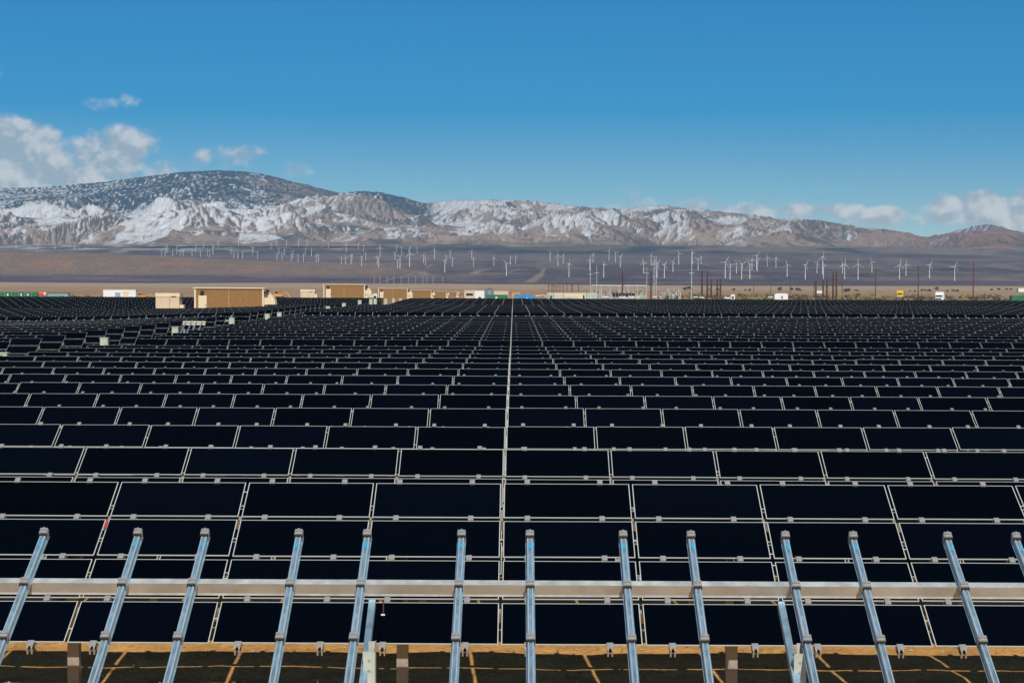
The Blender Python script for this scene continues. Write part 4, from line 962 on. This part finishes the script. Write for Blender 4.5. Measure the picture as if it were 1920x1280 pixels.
WORD = ['', 'rightmost', 'second', 'third', 'fourth', 'fifth', 'sixth', 'seventh', 'eighth', 'ninth', 'tenth', 'eleventh', 'twelfth', 'thirteenth', 'fourteenth', 'fifteenth', 'sixteenth', 'seventeenth', 'eighteenth', 'nineteenth', 'twentieth']
for i, (px, yb, yh) in enumerate(TW):
    # range of the slope on which the foot stands (the mesa in front may hide it)
    m_ = px
    c_el = (552+(px-963)*.0041)-yb
    r = float(np.interp(c_el, [22, 32, 52, 72, 88, 110], [5000, 5700, 6800, 8000, 9200, 9650]))
    if c_el > 86: r = min(9600, 9200+(c_el-86)*22)
    p = at(px, yh, r); g = gz(p.x, r)-.5
    if r > 9240:
        ia = int(np.argmin(np.abs(maz-math.atan2(p.x, r)))); ir = int(np.argmin(np.abs(mr-math.hypot(p.x, r)))); g = max(g, float(_Z[ir, ia])-.5)
    h = p.z-g; h = max(h, 24)
    if px > 1030:
        k = order.index((px, yb, yh))+1
        if k <= 20: lab = 'white wind turbine, %s from the right side of the photo' % (WORD[k] if k > 1 else 'rightmost') if k > 1 else 'rightmost white wind turbine with one blade pointing up left'
        else: lab = 'white wind turbine on the purple plain, %s from the right side of the photo' % nth(k)
        grp = 'white wind turbines on the right half of the plain'
    elif px > 625:
        k = sorted([t[0] for t in TW if 625 < t[0] <= 1030]).index(px)+1
        lab = 'pale wind turbine on the middle slope, %s from the right end of the brown mesa' % nth(k); grp = 'pale wind turbines on the middle slope'
    else:
        lab = 'tiny pale wind turbine above the brown mesa under the snowy mountains'; grp = 'tiny wind turbines above the brown mesa'
    t = thing('wind_turbine', lab, 'wind turbine', (p.x, r, g), 0, grp); 
    # uniform scale keeps the shape; the tower is stretched by its own length only
    s_ = min(h*.93, 40); t.scale = (s_, s_, s_)
    tw = link('tower', TOWER, t); tw.scale = (1, 1, h/s_)
    yaw = tq.uniform(-.5, .9); n_ = link('nacelle', NAC, t, (0, 0, h/s_), (0, 0, yaw)); rt = link('rotor_hub', HUB, t, (0, 0, h/s_), (0, ROT.get(px, tq.uniform(0, 120))*math.pi/180, yaw))
    rt.rotation_mode = 'XYZ'
    for k in range(3): link('blade', BL, rt, (0, -.085, 0), (0, k*2*math.pi/3, 0))
# faint lattice line pylons far on the plain at centre left
for i, px in enumerate((702, 713, 726, 738, 752, 766, 779, 793, 800, 812, 830)):
    r = 4300+i*20; p = at(px, 517+(i % 3)*1.5, r); g = gz(p.x, r); h = p.z-g; t = thing('line_tower', 'faint grey line tower in the row behind the third brown house', 'line tower', (p.x, r, g), 0, 'faint line towers on the plain')
    b = MB(); b.tube((-1.0, 0, 0), (-.25, 0, h), .25, .18, 4, 'galv'); b.tube((1.0, 0, 0), (.25, 0, h), .25, .18, 4, 'galv'); b.build('leg', t); det(t, 'cross_arm', [(-2.2, 2.2, -.12, .12, h*.9, h*.9+.25, 'galv')])

hz = bpy.data.materials.new('haze_air'); hz.use_nodes = True; t = NT(hz.node_tree); t.n.remove(t.n['Principled BSDF'])
pv = t.new('ShaderNodeVolumePrincipled'); pv.inputs['Color'].default_value = (.36, .68, 1, 1); pv.inputs['Density'].default_value = 3.6e-5; pv.inputs['Anisotropy'].default_value = .0
t.l.new(pv.outputs[0], t.n['Material Output'].inputs['Volume'])
hb = MB(); hb.box(-11000, 11000, -5000, 18500, -25, 1600, hz); tag(hb.build('haze'), kind='stuff')
